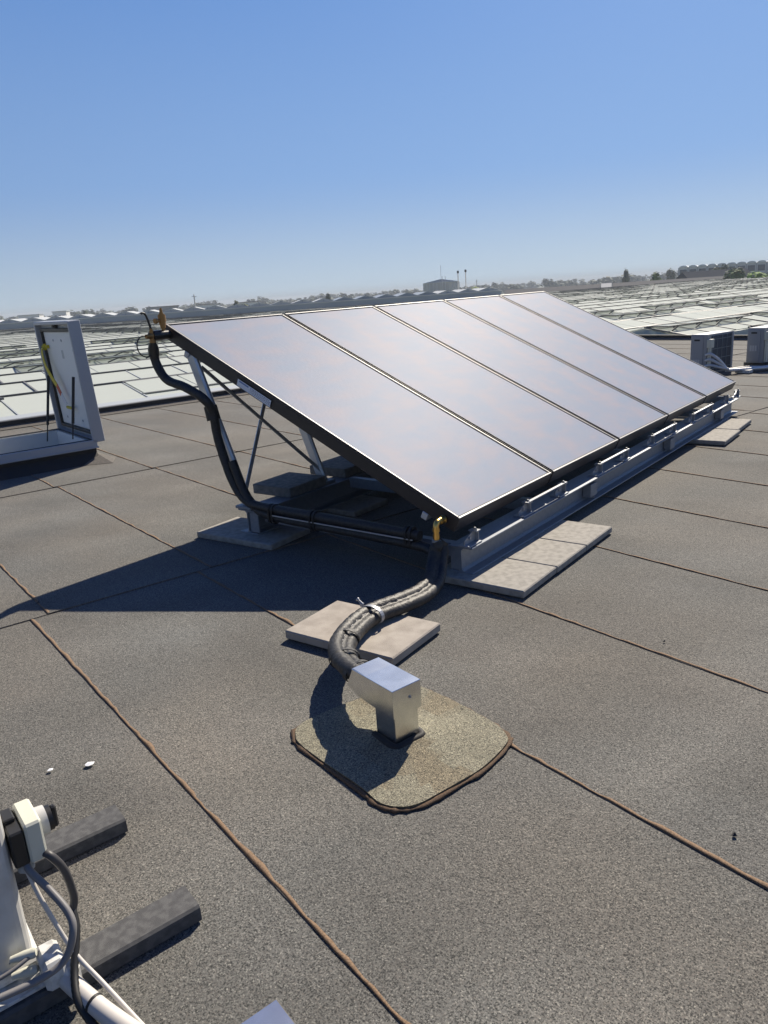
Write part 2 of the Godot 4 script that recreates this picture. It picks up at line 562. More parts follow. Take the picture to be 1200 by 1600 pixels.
func greenhouse() -> void:
	var root := thing("greenhouse", "vast white glasshouse roof of low ridges and open vents surrounding the flat roof", "greenhouse", Vector3.ZERO, TURN)
	var H := 0.27
	var G := 0.05
	var bay := 2.68
	var pw := 1.06
	var near := []
	var cam := Vector2(-2.66, 2.83)
	var heading := Vector2(cos(deg_to_rad(-51.4)), 0)
	# choose the panes that show largest: nearest ones inside the cone that the roof looks out on
	var bays := []
	for i in range(-3, 32):
		var ur := -11.3 - bay * i
		var e0 := -20.0 if ur < -10.0 else 14.85
		if ur > 1.0: continue
		bays.append([ur, e0, far_limit(ur)])
	for bi in bays.size():
		var ur: float = bays[bi][0]
		var n := int((bays[bi][2] - bays[bi][1]) / pw)
		for k in n:
			var p := Vector2(bays[bi][1] + (k + 0.5) * pw, ur + 0.7)
			var d := p - cam
			var a := rad_to_deg(atan2(-d.y, d.x))     # angle from E towards -U
			if a > 8.0 and a < 69.0:
				near.append([d.length(), bi, k])
	near.sort_custom(func(x, y): return x[0] < y[0])
	var chosen := {}
	for i in mini(290, near.size()):
		chosen[Vector2i(near[i][1], near[i][2])] = true
	var slope := Vector2(bay * 0.5, G - H).normalized()    # (U, y) down the slope facing us
	var half := bay * 0.5
	var len := Vector2(half, G - H).length()
	var pane := pane_mesh(pw - 0.03, len - 0.06)
	var pane_short := pane_mesh(pw - 0.03, len - 0.30)
	var vent_open := vent_mesh(4.2, 0.62, 0.0, true)
	var vent_shut := vent_mesh(4.2, 0.98, -0.163, false)
	var vents := 0
	for bi in bays.size():
		var ur: float = bays[bi][0]
		var e0: float = bays[bi][1]
		var e1: float = bays[bi][2]
		var n := int((e1 - e0) / pw)
		e1 = e0 + n * pw
		# frame of the bay: gutter, ridge
		var b := B()
		b.box(Vector3((e0 + e1) * 0.5, H + 0.004, ur), Vector3(e1 - e0, 0.036, 0.06))
		var bm := put("roof_bay", b.mesh(M.gh_dark), root)
		b = B()
		b.box(Vector3((e0 + e1) * 0.5, G - 0.05, ur + half), Vector3(e1 - e0, 0.09, 0.16))
		put("gutter", b.mesh(M.gh_light), bm)
		# the glazing bars and trusses of this bay
		b = B()
		var tr := B()
		var major := B()
		for k in n + 1:
			var e := e0 + k * pw
			if k % 4 == 0: major.bar(Vector3(e, H - 0.002, ur + 0.03), Vector3(e, G + 0.018, ur + half - 0.06), 0.034, 0.034)
			else: b.bar(Vector3(e, H - 0.010, ur + 0.03), Vector3(e, G + 0.010, ur + half - 0.06), 0.026, 0.024)
			if ur > -30.0 and k % 4 == 0:
				tr.bar(Vector3(e, H - 0.08, ur), Vector3(e + 1.6, -0.75, ur + half), 0.04, 0.04)
				tr.bar(Vector3(e + 3.2, H - 0.08, ur), Vector3(e + 1.6, -0.75, ur + half), 0.04, 0.04)
				tr.bar(Vector3(e, -0.75, ur + half), Vector3(e + 4.3, -0.75, ur + half), 0.06, 0.06)
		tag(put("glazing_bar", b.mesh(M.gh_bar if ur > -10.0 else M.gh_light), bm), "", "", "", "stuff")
		tag(put("rafter", major.mesh(M.gh_bar), bm), "", "", "", "stuff")
		if tr.v.size() > 0:
			tag(put("truss", tr.mesh(M.gh_light), bm), "", "", "", "stuff")
		# vents: every 6 m; open ones beyond the flat roof's far edge
		var has := {}
		var more := {1: [], 2: []}
		var v := 14.4 + (0.0 if bi % 2 == 0 else 0.0) - 6.0 * 6
		while v < e1 - 4.3:
			var k0 := int(round((v - e0) / pw))
			if k0 >= 0 and k0 + 4 <= n:
				var open := 0
				if ur > -10.0 or v > 13.5:
					open = 1 if rng.randf() < (0.9 if ur > -18.0 else 0.55) else 0
				elif ur < -19.0 and v < 13.5:
					open = 1 if rng.randf() < (0.28 if ur < -24.0 else 0.18) else (2 if rng.randf() < 0.4 else 0)
				else:
					open = 2 if rng.randf() < 0.75 else 0
				if bi > 0 and absf(ur + 11.3) < 0.1:
					open = 1 if v < 0.0 and v > -5.0 else 2
				if open > 0:
					if open == 1 and Vector2(v + 2.0, ur).distance_to(cam) < 45.0:
						for q in 4: has[k0 + q] = true
					var at := Vector3(e0 + k0 * pw, H + (0.025 if open == 1 else 0.010), ur + 0.03)
					var far := Vector2(v + 2.0, ur).distance_to(cam)
					if vents < 280 and far < (62.0 if open == 1 else 34.0):
						put("vent", vent_open[0] if open == 1 else vent_shut[0], bm).position = at
						put("vent_pane", vent_open[1] if open == 1 else vent_shut[1], bm).position = at
						vents += 1
					else:
						more[open].append(at)
			v += 6.0
		for kind in [1, 2]:
			for part in 2:
				if more[kind].is_empty(): continue
				var mm := MultiMesh.new()
				mm.transform_format = MultiMesh.TRANSFORM_3D
				mm.mesh = (vent_open if kind == 1 else vent_shut)[part]
				mm.instance_count = more[kind].size()
				for q in more[kind].size():
					mm.set_instance_transform(q, Transform3D(Basis(), more[kind][q]))
				var mi := MultiMeshInstance3D.new()
				mi.multimesh = mm
				mi.name = "vents_beyond"
				bm.add_child(mi, true)
				mi.set_meta("kind", "stuff")
		# panes
		var rest := B()
		for k in n:
			var e := e0 + (k + 0.5) * pw
			if chosen.has(Vector2i(bi, k)):
				var p := put("pane", pane_short if has.has(k) else pane, bm)
				p.position = Vector3(e, 0, 0) + (Vector3(0, H - 0.015 - 0.042, ur + 0.29) if has.has(k) else Vector3(0, H - 0.015, ur + 0.04))
				p.rotation.x = atan2(H - G, half)
			else:
				var a := Vector3(e, H - 0.012, ur + 0.04) if not has.has(k) else Vector3(e, H - 0.055, ur + 0.29)
				rest.bar(a, Vector3(e, G + 0.005, ur + half - 0.06), pw - 0.03, 0.005)
		if rest.v.size() > 0:
			tag(put("panes_beyond", rest.mesh(M.pane), bm), "", "", "", "stuff")
		b = B()
		b.bar(Vector3((e0 + e1) * 0.5, H - 0.012, ur - 0.04), Vector3((e0 + e1) * 0.5, G + 0.005, ur - half + 0.08), e1 - e0 - 0.02, 0.005)
		put("back_slope", b.mesh(M.pane), bm)
		# glazed gable end
		b = B()
		b.prism([Vector2(-half + 0.08, G - 0.04), Vector2(0, H - 0.03), Vector2(half - 0.08, G - 0.04)], Vector3(e0 - 0.02, 0, ur), Vector3(0, 0, 1), Vector3.UP, Vector3(0.015, 0, 0))
		put("gable_end", b.mesh(M.pane), bm)
	# edge gutters next to the flat roof
	var g := B()
	g.box(Vector3(30.0, 0.07, -9.48), Vector3(100.0, 0.10, 0.44), 0.01)
	put("edge_gutter", g.mesh(M.gh_light), root)
	g = B()
	g.box(Vector3(14.78, 0.05, -2.0), Vector3(0.2, 0.10, 14.4), 0.01)
	put("edge_gutter", g.mesh(M.gh_light), root)
	# pale sheet added under the glass to lighten what shows through
	g = B()
	g.box(Vector3(45.0, -1.3, -56.0), Vector3(132.0, 0.02, 92.0))
	g.box(Vector3(61.0, -1.3, -3.0), Vector3(92.0, 0.02, 14.0))
	put("added_pale_sheet", g.mesh(M.gh_pale_sheet), root)


func pane_mesh(w: float, l: float) -> ArrayMesh:
	var b := B()
	b.box(Vector3(0, 0, l * 0.5), Vector3(w, 0.005, l))
	return b.mesh(M.pane)


func vent_mesh(w: float, l: float, a: float, open: bool) -> Array:
	# hinged at the ridge, x along it from 0 to w, z towards us; frame with bars and, when open, its push rods
	var t := Transform3D(Basis(Vector3.RIGHT, -a), Vector3.ZERO)
	var b := B(t)
	var th := 0.03 if open else 0.012
	b.box(Vector3(w * 0.5, 0.0, 0.02), Vector3(w, th, 0.04))
	b.box(Vector3(w * 0.5, 0.0, l - 0.02), Vector3(w, th, 0.04))
	for k in (5 if open else 0):
		b.box(Vector3(0.02 + (w - 0.04) * k / 4.0, 0.001, l * 0.5), Vector3(0.024, th * 0.9, l - 0.085))
	if open:
		b.xf = Transform3D()
		for x in [0.12 * w, 0.38 * w, 0.62 * w, 0.88 * w]:
			var top := Vector3(x, sin(a) * l * 0.95 - 0.02, cos(a) * l * 0.95)
			b.bar(top, Vector3(x - 0.32, -0.11, l * 1.0), 0.03, 0.03)
			b.bar(top, Vector3(x + 0.32, -0.075, l * 0.42), 0.03, 0.03)
	var p := B(t)
	for k in 4:
		p.box(Vector3(0.02 + (w - 0.04) * (k + 0.5) / 4.0, 0.0, l * 0.5), Vector3((w - 0.04) / 4.0 - 0.035, 0.005, l - 0.09))
	return [b.mesh(M.gh_dark if open else M.gh_bar), p.mesh(M.vent_pane if open else M.pane)]


# ---------------------------------------------------------------- far things
func crown(b: Build, at: Vector3, size: Vector3, count: int, leaf: float, c0: Color, c1: Color, r: RandomNumberGenerator) -> void:
	var clumps := []
	for i in 9:
		var d := Vector3(r.randfn(), r.randfn(), r.randfn()).normalized() * r.randf_range(0.35, 0.85)
		clumps.append([d, r.randf_range(0.3, 0.55), r.randf()])
	for i in count:
		var cl = clumps[r.randi() % clumps.size()]
		var d := Vector3(r.randfn(), r.randfn(), r.randfn()).normalized()
		var p: Vector3 = cl[0] + d * cl[1] * pow(r.randf(), 0.4)
		b.col = c0.lerp(c1, clampf(cl[2] * 0.6 + r.randf() * 0.4, 0.0, 1.0))
		b.leaf(at + Vector3(p.x * size.x, p.y * size.y, p.z * size.z), (d + Vector3(0, 0.4, 0)).normalized(), leaf * r.randf_range(0.6, 1.3))


func tree(called: String, label: String, cat: String, base: Vector3, top: float, w: float, c0: Color, c1: Color, seed_: int, tall := false) -> void:
	var r := RandomNumberGenerator.new()
	r.seed = seed_
	var t := thing(called, label, cat, Vector3(base.x, -5.0, base.z))
	var h := top + 5.0
	var b := B()
	b.tube([Vector3(0, 0, 0), Vector3(0.05 * w, h * 0.4, 0), Vector3(0, h * 0.75, 0)], [0.05 * w, 0.04 * w, 0.02 * w], 7)
	for k in 5:
		var a := TAU * k / 5.0
		b.tube([Vector3(0, h * (0.4 + 0.05 * k), 0), Vector3(cos(a) * w * 0.3, h * (0.6 + 0.05 * k), sin(a) * w * 0.3)], [0.025 * w, 0.008 * w], 5)
	put("trunk", b.mesh(M.bark), t)
	b = B()
	crown(b, Vector3(0, h * 0.62, 0), Vector3(w * 0.5, h * 0.38, w * 0.5) if not tall else Vector3(w * 0.45, h * 0.42, w * 0.45), 1400, 0.055 * w + 0.12, c0, c1, r)
	put("crown", b.mesh(M.leaf, true), t)


func along(px: float, d: float) -> Vector3:
	# a point of the plain at horizontal distance d in the direction given by an azimuth in degrees
	var a := deg_to_rad(px)
	return Vector3(-3.26 + d * sin(a), 0.0, 2.10 - d * cos(a))


func background() -> void:
	# far glasshouse: long grey wall with a row of small glazed gables on top
	var p0 := Vector3(14.0, 0, -112.0)
	var p1 := Vector3(84.5, 0, -46.6)
	var ax := (p1 - p0).normalized()
	var fw := thing("far_greenhouse", "long blue grey greenhouse wall topped by small white gables at the back left", "greenhouse", p0, atan2(-ax.z, ax.x))
	var L := p0.distance_to(p1)
	var b := B()
	b.box(Vector3(L * 0.5 - 8.0, -2.2, -0.5), Vector3(L + 16.0, 6.1, 0.4))
	put("wall", b.mesh(M.far_wall), fw)
	b = B()
	b.box(Vector3(L * 0.5 - 8.0, 0.90, -0.46), Vector3(L + 16.0, 0.1, 0.56))
	put("gutter", b.mesh(M.far_white), fw)
	var gn := int((L + 16.0) / 2.6)
	for i in gn:
		var x := -16.0 + i * 2.6
		b = B()
		var shaded := i > gn - 9 and i < gn - 3  # these gables take the darker wall colour as painted shade
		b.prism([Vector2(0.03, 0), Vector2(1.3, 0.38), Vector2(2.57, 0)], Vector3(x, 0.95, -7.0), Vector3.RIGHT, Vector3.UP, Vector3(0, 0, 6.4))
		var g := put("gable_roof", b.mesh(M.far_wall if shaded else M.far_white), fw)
		b = B()
		b.bar(Vector3(x, 0.97, -0.55), Vector3(x + 1.3, 1.35, -0.55), 0.06, 0.06)
		b.bar(Vector3(x + 1.3, 1.35, -0.55), Vector3(x + 2.6, 0.97, -0.55), 0.06, 0.06)
		b.bar(Vector3(x + 1.3, 0.97, -0.55), Vector3(x + 1.3, 1.32, -0.55), 0.05, 0.05)
		put("truss", b.mesh(M.far_wall), g)
	# long low ridge to the right
	p0 = Vector3(124.6, 0, -66.2)
	p1 = Vector3(137.4, 0, -33.0)
	ax = (p1 - p0).normalized()
	var sh := thing("long_roof_ridge", "long low taupe roof ridge beyond the white greenhouse roof, ending in a white gable", "roof", p0, atan2(-ax.z, ax.x))
	L = p0.distance_to(p1)
	for s in [[-2.0, L * 0.415], [L * 0.475, L - 0.6]]:
		b = B()
		b.prism([Vector2(0, -5), Vector2(0, -0.35), Vector2(-1.4, 0.62), Vector2(-2.8, -0.35), Vector2(-2.8, -5)], Vector3(s[0], 0, 0), Vector3(0, 0, 1), Vector3.UP, Vector3(s[1] - s[0], 0, 0))
		put("roof", b.mesh(M.shed_face), sh)
	b = B()
	b.prism([Vector2(0, -5), Vector2(0, -0.3), Vector2(-1.4, 0.66), Vector2(-2.8, -0.3), Vector2(-2.8, -5)], Vector3(L * 0.42, 0, 0), Vector3(0, 0, 1), Vector3.UP, Vector3(L * 0.05, 0, 0))
	put("skylight", b.mesh(M.far_white), sh)
	b = B()
	b.prism([Vector2(-1.3, -5), Vector2(-1.3, -0.5), Vector2(0.4, 1.02), Vector2(2.4, -0.75), Vector2(2.4, -5)], Vector3(L + 0.4, 0, -2.0), Vector3.RIGHT, Vector3.UP, Vector3(0, 0, 2.2))
	put("gable_end", b.mesh(M.far_wall), sh)
	b = B()
	b.prism([Vector2(0, 0), Vector2(1.9, 1.62), Vector2(1.6, 1.7), Vector2(-0.4, 0.1)], Vector3(L - 1.4, -0.58, 0.2), Vector3.RIGHT, Vector3.UP, Vector3(0, 0, 0.08))
	put("gable_flashing", b.mesh(M.far_white), sh)
	# tall glasshouse far right
	p0 = Vector3(197.4, 0, -59.9)
	p1 = Vector3(203.5, 0, -34.5)
	ax = (p1 - p0).normalized()
	var fg := thing("tall_greenhouse", "tall pale greenhouse block with a scalloped white roofline at the far right", "greenhouse", p0, atan2(-ax.z, ax.x))
	L = p0.distance_to(p1)
	b = B()
	b.box(Vector3(L * 0.5, -1.2, -6.0), Vector3(L, 8.0, 10.0))
	put("wall", b.mesh(M.house_wall), fg)
	var nb := 12
	for i in nb:
		var w := L / nb
		b = B()
		var poly := []
		for k in 7:
			var a := PI * k / 6.0
			poly.append(Vector2(w * 0.5 - cos(a) * w * 0.47, sin(a) * 0.45))
		b.prism(poly, Vector3(i * w, 2.82, -11.0), Vector3.RIGHT, Vector3.UP, Vector3(0, 0, 10.2))
		put("arched_roof", b.mesh(M.hatch_inner), fg)
		for y in [[0.9, 2.3], [-1.2, 0.5]]:
			b = B()
			b.box(Vector3((i + 0.5) * w, (y[0] + y[1]) * 0.5, -0.98), Vector3(w * 0.72, y[1] - y[0], 0.06))
			put("window", b.mesh(M.house_dark), fg)
		b = B()
		b.box(Vector3(i * w, -1.2, -0.9), Vector3(0.25, 8.0, 0.2))
		put("post", b.mesh(M.far_white), fg)
	# dark pitched roof in front of it
	p0 = Vector3(161.0, -5.0, -41.8)
	var dr := thing("dark_roofed_barn", "low barn with a dark slate roof before the tall greenhouse", "barn", p0, deg_to_rad(-52))
	b = B()
	b.box(Vector3(0, 2.6, 0), Vector3(12, 5.2, 7))
	put("wall", b.mesh(M.house_dark), dr)
	b = B()
	b.prism([Vector2(-3.8, 0), Vector2(0, 1.5), Vector2(3.8, 0)], Vector3(-6.3, 5.2, 0), Vector3(0, 0, 1), Vector3.UP, Vector3(12.6, 0, 0))
	put("roof", b.mesh(M.slate), dr)
	# water tank
	p0 = Vector3(134.5, -5.0, -88.6)
	var tk := thing("water_tank", "round grey steel water tank with a shallow conical roof on the horizon", "tank", p0)
	b = B()
	b.lathe(Vector3.ZERO, Vector3.UP, [[0, 3.72], [7.75, 3.72]], 28)
	put("shell", b.mesh(M.tank), tk)
	b = B()
	b.lathe(Vector3(0, 7.75, 0), Vector3.UP, [[0.0, 3.8], [0.1, 3.8], [0.75, 0.1]], 28)
	put("roof", b.mesh(M.house_wall), tk)
	b = B()
	for k in 28:
		var a := TAU * (k + 0.5) / 28.0
		b.bar(Vector3(cos(a) * 3.73, 0.2, sin(a) * 3.73), Vector3(cos(a) * 3.73, 7.7, sin(a) * 3.73), 0.08, 0.1, Vector3(cos(a), 0, sin(a)))
	tag(put("rib", b.mesh(M.house_wall), tk), "", "", "", "stuff")
	b = B()
	b.tube([Vector3(0, 8.6, 0), Vector3(0, 11.2, 0)], 0.04, 5)
	put("mast", b.mesh(M.tank), tk)
	b = B()
	var ld := Vector3(-0.75, 0, 0.66)
	for s in [-0.3, 0.3]:
		b.tube([ld * 3.9 + Vector3(0.66, 0, 0.75) * s + Vector3(0, 3, 0), ld * 3.9 + Vector3(0.66, 0, 0.75) * s + Vector3(0, 9.0, 0)], 0.05, 5)
	put("ladder", b.mesh(M.house_wall), tk)
	# two flue stacks
	for s in [[106.8, -67.05, "left of the two thin dark flue pipes right of the water tank", 4.2], [107.45, -66.0, "right one of the two thin dark flue pipes beyond the water tank", 4.3]]:
		var st := thing("flue_pipe", s[2], "chimney", Vector3(s[0], -5.0, s[1]), 0.0, "thin flue pipes beside the water tank")
		b = B()
		b.tube([Vector3.ZERO, Vector3(0, 5 + s[3] - 0.35, 0)], 0.09, 8)
		put("pipe", b.mesh(M.tank), st)
		b = B()
		b.lathe(Vector3(0, 5 + s[3] - 0.4, 0), Vector3.UP, [[0, 0.1], [0.05, 0.17], [0.35, 0.17], [0.42, 0.08]], 10)
		put("cap", b.mesh(M.black), st)
	var pole := B()
	pole.tube([Vector3.ZERO, Vector3(0, 9.0, 0)], 0.14, 6)
	pole.box(Vector3(0, 8.5, 0), Vector3(1.4, 0.12, 0.12))
	var po := put("utility_pole", pole.mesh(M.tank))
	po.position = Vector3(254.3, -5.0, -151.6)
	tag(po, "slim utility pole right of the flue pipes on the horizon", "pole")
	var pole2 := put("utility_pole", pole.mesh(M.tank))
	pole2.position = Vector3(118.0, -5.0, -148.0)
	tag(pole2, "slim utility pole left of the lone dark tree, left horizon", "pole")
	# trees that stand alone
	var dk0 := Color(0.018, 0.035, 0.014)
	var dk1 := Color(0.06, 0.10, 0.035)
	var lg0 := Color(0.09, 0.15, 0.03)
	var lg1 := Color(0.22, 0.30, 0.06)
	tree("dark_tree", "lone dark round tree above the gabled greenhouse wall, left of centre", "tree", Vector3(117.7, 0, -131.2), 2.9, 3.6, dk0, dk1, 101)
	tree("dark_tree", "small dark tree on the skyline behind the second collector's top corner", "tree", Vector3(146.2, 0, -130.8), 2.1, 3.4, dk0, dk1, 102)
	tree("conifer", "tall narrow dark tree on the skyline left of the pale green bush", "tree", Vector3(212, 0, -78.8), 3.6, 2.9, dk0, dk1, 103, true)
	tree("pale_bush", "rounded pale green treetop above the long taupe roof ridge", "tree", Vector3(143.5, 0, -46.8), 1.95, 3.6, lg0, lg1, 104)
	tree("dark_tree", "dark double crowned tree left of the tall scalloped greenhouse", "tree", Vector3(244.4, 0, -77), 3.6, 4.2, dk0, dk1, 105)
	tree("pale_bush", "pale green treetop peeping out behind the flue pipes", "tree", Vector3(119.5, 0, -72.5), 2.15, 3.6, lg0, lg1, 106)
	tree("green_tree", "large mid green tree in front of the tall greenhouse, far right", "tree", Vector3(122.3, 0, -28.5), 2.45, 3.6, Color(0.025, 0.055, 0.015), Color(0.09, 0.16, 0.04), 107)
	tree("pale_bush", "bright yellow green bush at the far right beside the white gable", "tree", Vector3(116.0, 0, -24.8), 1.3, 4.6, Color(0.08, 0.17, 0.02), Color(0.22, 0.36, 0.05), 108)
	tree("green_tree", "dark green tree behind the dark slate barn roof", "tree", Vector3(186.0, 0, -47.0), 3.2, 4.4, dk0, Color(0.06, 0.11, 0.04), 109)
	tree("dark_tree", "small dark tree on the left skyline above the open hatch lid", "tree", Vector3(154.2, 0, -253.3), 3.0, 6.0, dk0, dk1, 110)
	# distant houses and sheds
	for h in [[185.5, -350.5, 9.0, 6.9, "low white building on the skyline left of the hatch lid"], [197, -344, 6.0, 7.6, "narrow white block on the skyline above the hatch lid"], [206, -278.5, 13.0, 6.7, "long grey flat roofed building on the skyline behind the brass air vent"], [222, -268.0, 10.0, 6.4, "darker grey shed right of the long flat roofed building on the skyline"], [236.0, -258.0, 8.0, 6.2, "small pale house at the right end of the row of skyline sheds"]]:
		var ho := thing("distant_building", h[4], "building", Vector3(h[0], -5.0, h[1]), deg_to_rad(-40), "buildings on the left skyline")
		b = B()
		b.box(Vector3(0, h[3] * 0.5, 0), Vector3(h[2], h[3], 10.0))
		put("wall", b.mesh(M.house_dark if h[0] > 200 and h[0] < 215 else M.house_wall), ho)
		b = B()
		b.box(Vector3(0, h[3] + 0.15, 0), Vector3(h[2] + 0.6, 0.3, 10.6))
		put("roof", b.mesh(M.slate if h[0] > 200 else M.far_white), ho)
		for k in 3:
			b = B()
			b.box(Vector3((k - 1) * h[2] * 0.28, h[3] * 0.72, 5.02), Vector3(h[2] * 0.16, 1.2, 0.08))
			put("window", b.mesh(M.slate), ho)
	# far-off belt of trees, one mass
	var r := RandomNumberGenerator.new()
	r.seed = 55
	b = B()
	var nz := FastNoiseLite.new()
	nz.seed = 3; nz.frequency = 0.03
	for i in 620:
		var az := r.randf_range(2.0, 92.0)
		var d := r.randf_range(480.0, 900.0)
		var p: Vector3 = along(az, d)
		var hgt := 5.9 + 3.0 * nz.get_noise_1d(az * 9.0) + r.randf() * 2.2 + (d - 480.0) * 0.002
		crown(b, Vector3(p.x, -5.0 + hgt * 0.5, p.z), Vector3(5.5, hgt * 0.52, 5.5), 80, 1.5, Color(0.02, 0.04, 0.016), Color(0.06, 0.09, 0.04), r)
	tag(put("tree_belt", b.mesh(M.leaf, true)), "hazy belt of distant trees along the whole horizon", "trees", "", "stuff")


# ---------------------------------------------------------------- collectors and their frame
func hea(b: Build, a: Vector3, e: Vector3, h: float, w: float) -> void:
	var m := (a + e) * 0.5
	var l := a.distance_to(e)
	b.box(m + Vector3(0, 0.0045, 0), Vector3(l, 0.009, w), 0.002)
	b.box(m + Vector3(0, h - 0.0045, 0), Vector3(l, 0.009, w), 0.002)
	b.box(m + Vector3(0, h * 0.5, 0), Vector3(l - 0.001, h - 0.018, 0.008))
	for s in [-1.0, 1.0]:   # root fillets
		for y in [0.009, h - 0.009]:
			var k := 1.0 if y < h * 0.5 else -1.0
			b.prism([Vector2(0, 0), Vector2(0.014 * s, 0), Vector2(0, 0.014 * k)], m + Vector3(-l * 0.5 + 0.001, y, 0.004 * s), Vector3(0, 0, 1), Vector3.UP, Vector3(l - 0.002, 0, 0))


func support_frame() -> void:
	var t := thing("support_frame", "grey galvanised steel beam frame with inclined posts that carries the row of collectors", "frame", Vector3(0, 0.05, 0))
	var O := Vector3(0, -0.05, 0)
	var b := B(Transform3D(Basis(), O))
	hea(b, Vector3(0.03, 0.05, -0.012), Vector3(5.62, 0.05, -0.012), 0.152, 0.15)
	put("front_beam", b.mesh(M.galv), t)
	for x in [0.045, 1.68, 3.4, 5.0, 5.6]:
		b = B(Transform3D(Basis(), O))
		if x < 0.1 or x > 5.5:
			b.box(Vector3(x, 0.126, -0.052), Vector3(0.01, 0.128, 0.06))
		else:
			b.bar(Vector3(x, 0.075, -0.006), Vector3(x, 0.075, 0.06), 0.01, 0.012)
			b.box(Vector3(x, 0.128, 0.028), Vector3(0.11, 0.09, 0.06), 0.002)
		put("stiffener_plate", b.mesh(M.galv), t)
	b = B(Transform3D(Basis(), O))
	hea(b, Vector3(-0.015, 0.05, -1.66), Vector3(5.62, 0.05, -1.66), 0.165, 0.17)
	put("rear_beam", b.mesh(M.galv), t)
	b = B(Transform3D(Basis(), O))
	b.box(Vector3(0.0, 0.132, -1.61), Vector3(0.01, 0.14, 0.085), 0.004)
	put("end_plate", b.mesh(M.galv), t)
	for x in [0.06, 0.95, 2.55, 3.4, 4.6, 5.5]:
		b = B(Transform3D(Basis(), O))
		var y := 0.165 if x < 0.5 else 0.19
		b.box(Vector3(x, y, -0.818), Vector3(0.006, 0.075, 1.50))
		b.box(Vector3(x + 0.023, y + 0.0345, -0.818), Vector3(0.04, 0.006, 1.50))
		b.box(Vector3(x + 0.023, y - 0.0345, -0.818), Vector3(0.04, 0.006, 1.50))
		put("cross_beam", b.mesh(M.galv), t)
	# inclined rear posts: flat oval aluminium
	for x in [0.035, 0.79, 2.5, 3.25, 4.75, 5.5]:
		b = B(Transform3D(Basis(), O))
		var lo := Vector3(x, 0.222, -1.69)
		var hi := Vector3(x, 1.235, -2.085)
		b.bar(lo, hi, 0.04, 0.085, Vector3(0, 0, 1), 0.012)
		put("post", b.mesh(M.alu), t)
		b = B(Transform3D(Basis(), O))
		b.box(Vector3(x, 0.227, -1.69), Vector3(0.11, 0.02, 0.15), 0.004)
		put("foot_plate", b.mesh(M.galv), t)
	for k in 3:
		var x0 = [0.04, 2.5, 4.75][k]
		for s in [[x0 + 0.02, x0 + 0.75, 1.15, 0.30, 0.022], [x0 + 0.75, x0 + 0.02, 1.15, 0.30, -0.022]]:
			b = B(Transform3D(Basis(), O))
			b.bar(Vector3(s[0], s[2], -1.69 - (s[2] - 0.222) * 0.39 + s[4]), Vector3(s[1], s[3], -1.69 - (s[3] - 0.222) * 0.39 + s[4]), 0.026, 0.008, Vector3(0, 0.36, 0.93))
			put("brace", b.mesh(M.alu), t)
	# carrier rails under the collectors
	var slope := Vector3(0, sin(TILT), -cos(TILT))
	var nrm := Vector3(0, cos(TILT), sin(TILT))
	for d in [0.2, 2.28]:
		b = B(Transform3D(Basis(), O))
		var p: Vector3 = Vector3(0, COL_Y, 0) + slope * d - nrm * 0.109
		b.bar(p + Vector3(0.01, 0, 0), p + Vector3(5.73, 0, 0), 0.04, 0.042, nrm, 0.003)
		put("carrier_rail", b.mesh(M.alu), t)
	# clamps along the lower edge
	var xs := [0.09, 0.71, 1.21, 1.82, 2.335, 2.925, 3.49, 4.045, 4.64, 5.24, 5.68]
	for i in xs.size():
		var x: float = xs[i]
		b = B(Transform3D(Basis(), O))
		b.box(Vector3(x, 0.207, 0.015), Vector3(0.13, 0.008, 0.075), 0.002)
		b.prism([Vector2(-0.06, 0), Vector2(0.05, 0), Vector2(0.05, 0.052), Vector2(0.02, 0.056), Vector2(-0.06, 0.026)], Vector3(x, 0.211, 0.01), Vector3(1, 0, 0), Vector3.UP, Vector3(0, 0, 0.006))
		b.box(Vector3(x + 0.053, 0.239, 0.010), Vector3(0.006, 0.056, 0.055), 0.001)
		b.box(Vector3(x + 0.045, 0.270, 0.016), Vector3(0.045, 0.006, 0.055), 0.001)
		b.lathe(Vector3(x + 0.03, 0.273, 0.030), Vector3.UP, [[0, 0.012], [0.01, 0.012], [0.012, 0.006], [0.02, 0.006]], 6)
		b.lathe(Vector3(x - 0.01, 0.24, 0.016), Vector3(0, 0, 1), [[0, 0.009], [0.008, 0.009]], 6)
		put("clamp", b.mesh(M.clamp), t)
	for i in [1, 3, 5, 7]:
		b = B(Transform3D(Basis(), O))
		b.box(Vector3((xs[i] + xs[i + 1]) * 0.5 + 0.03, 0.2775, 0.034), Vector3(xs[i + 1] - xs[i] + 0.06, 0.007, 0.022), 0.001)
		put("joint_bar", b.mesh(M.clamp), t)


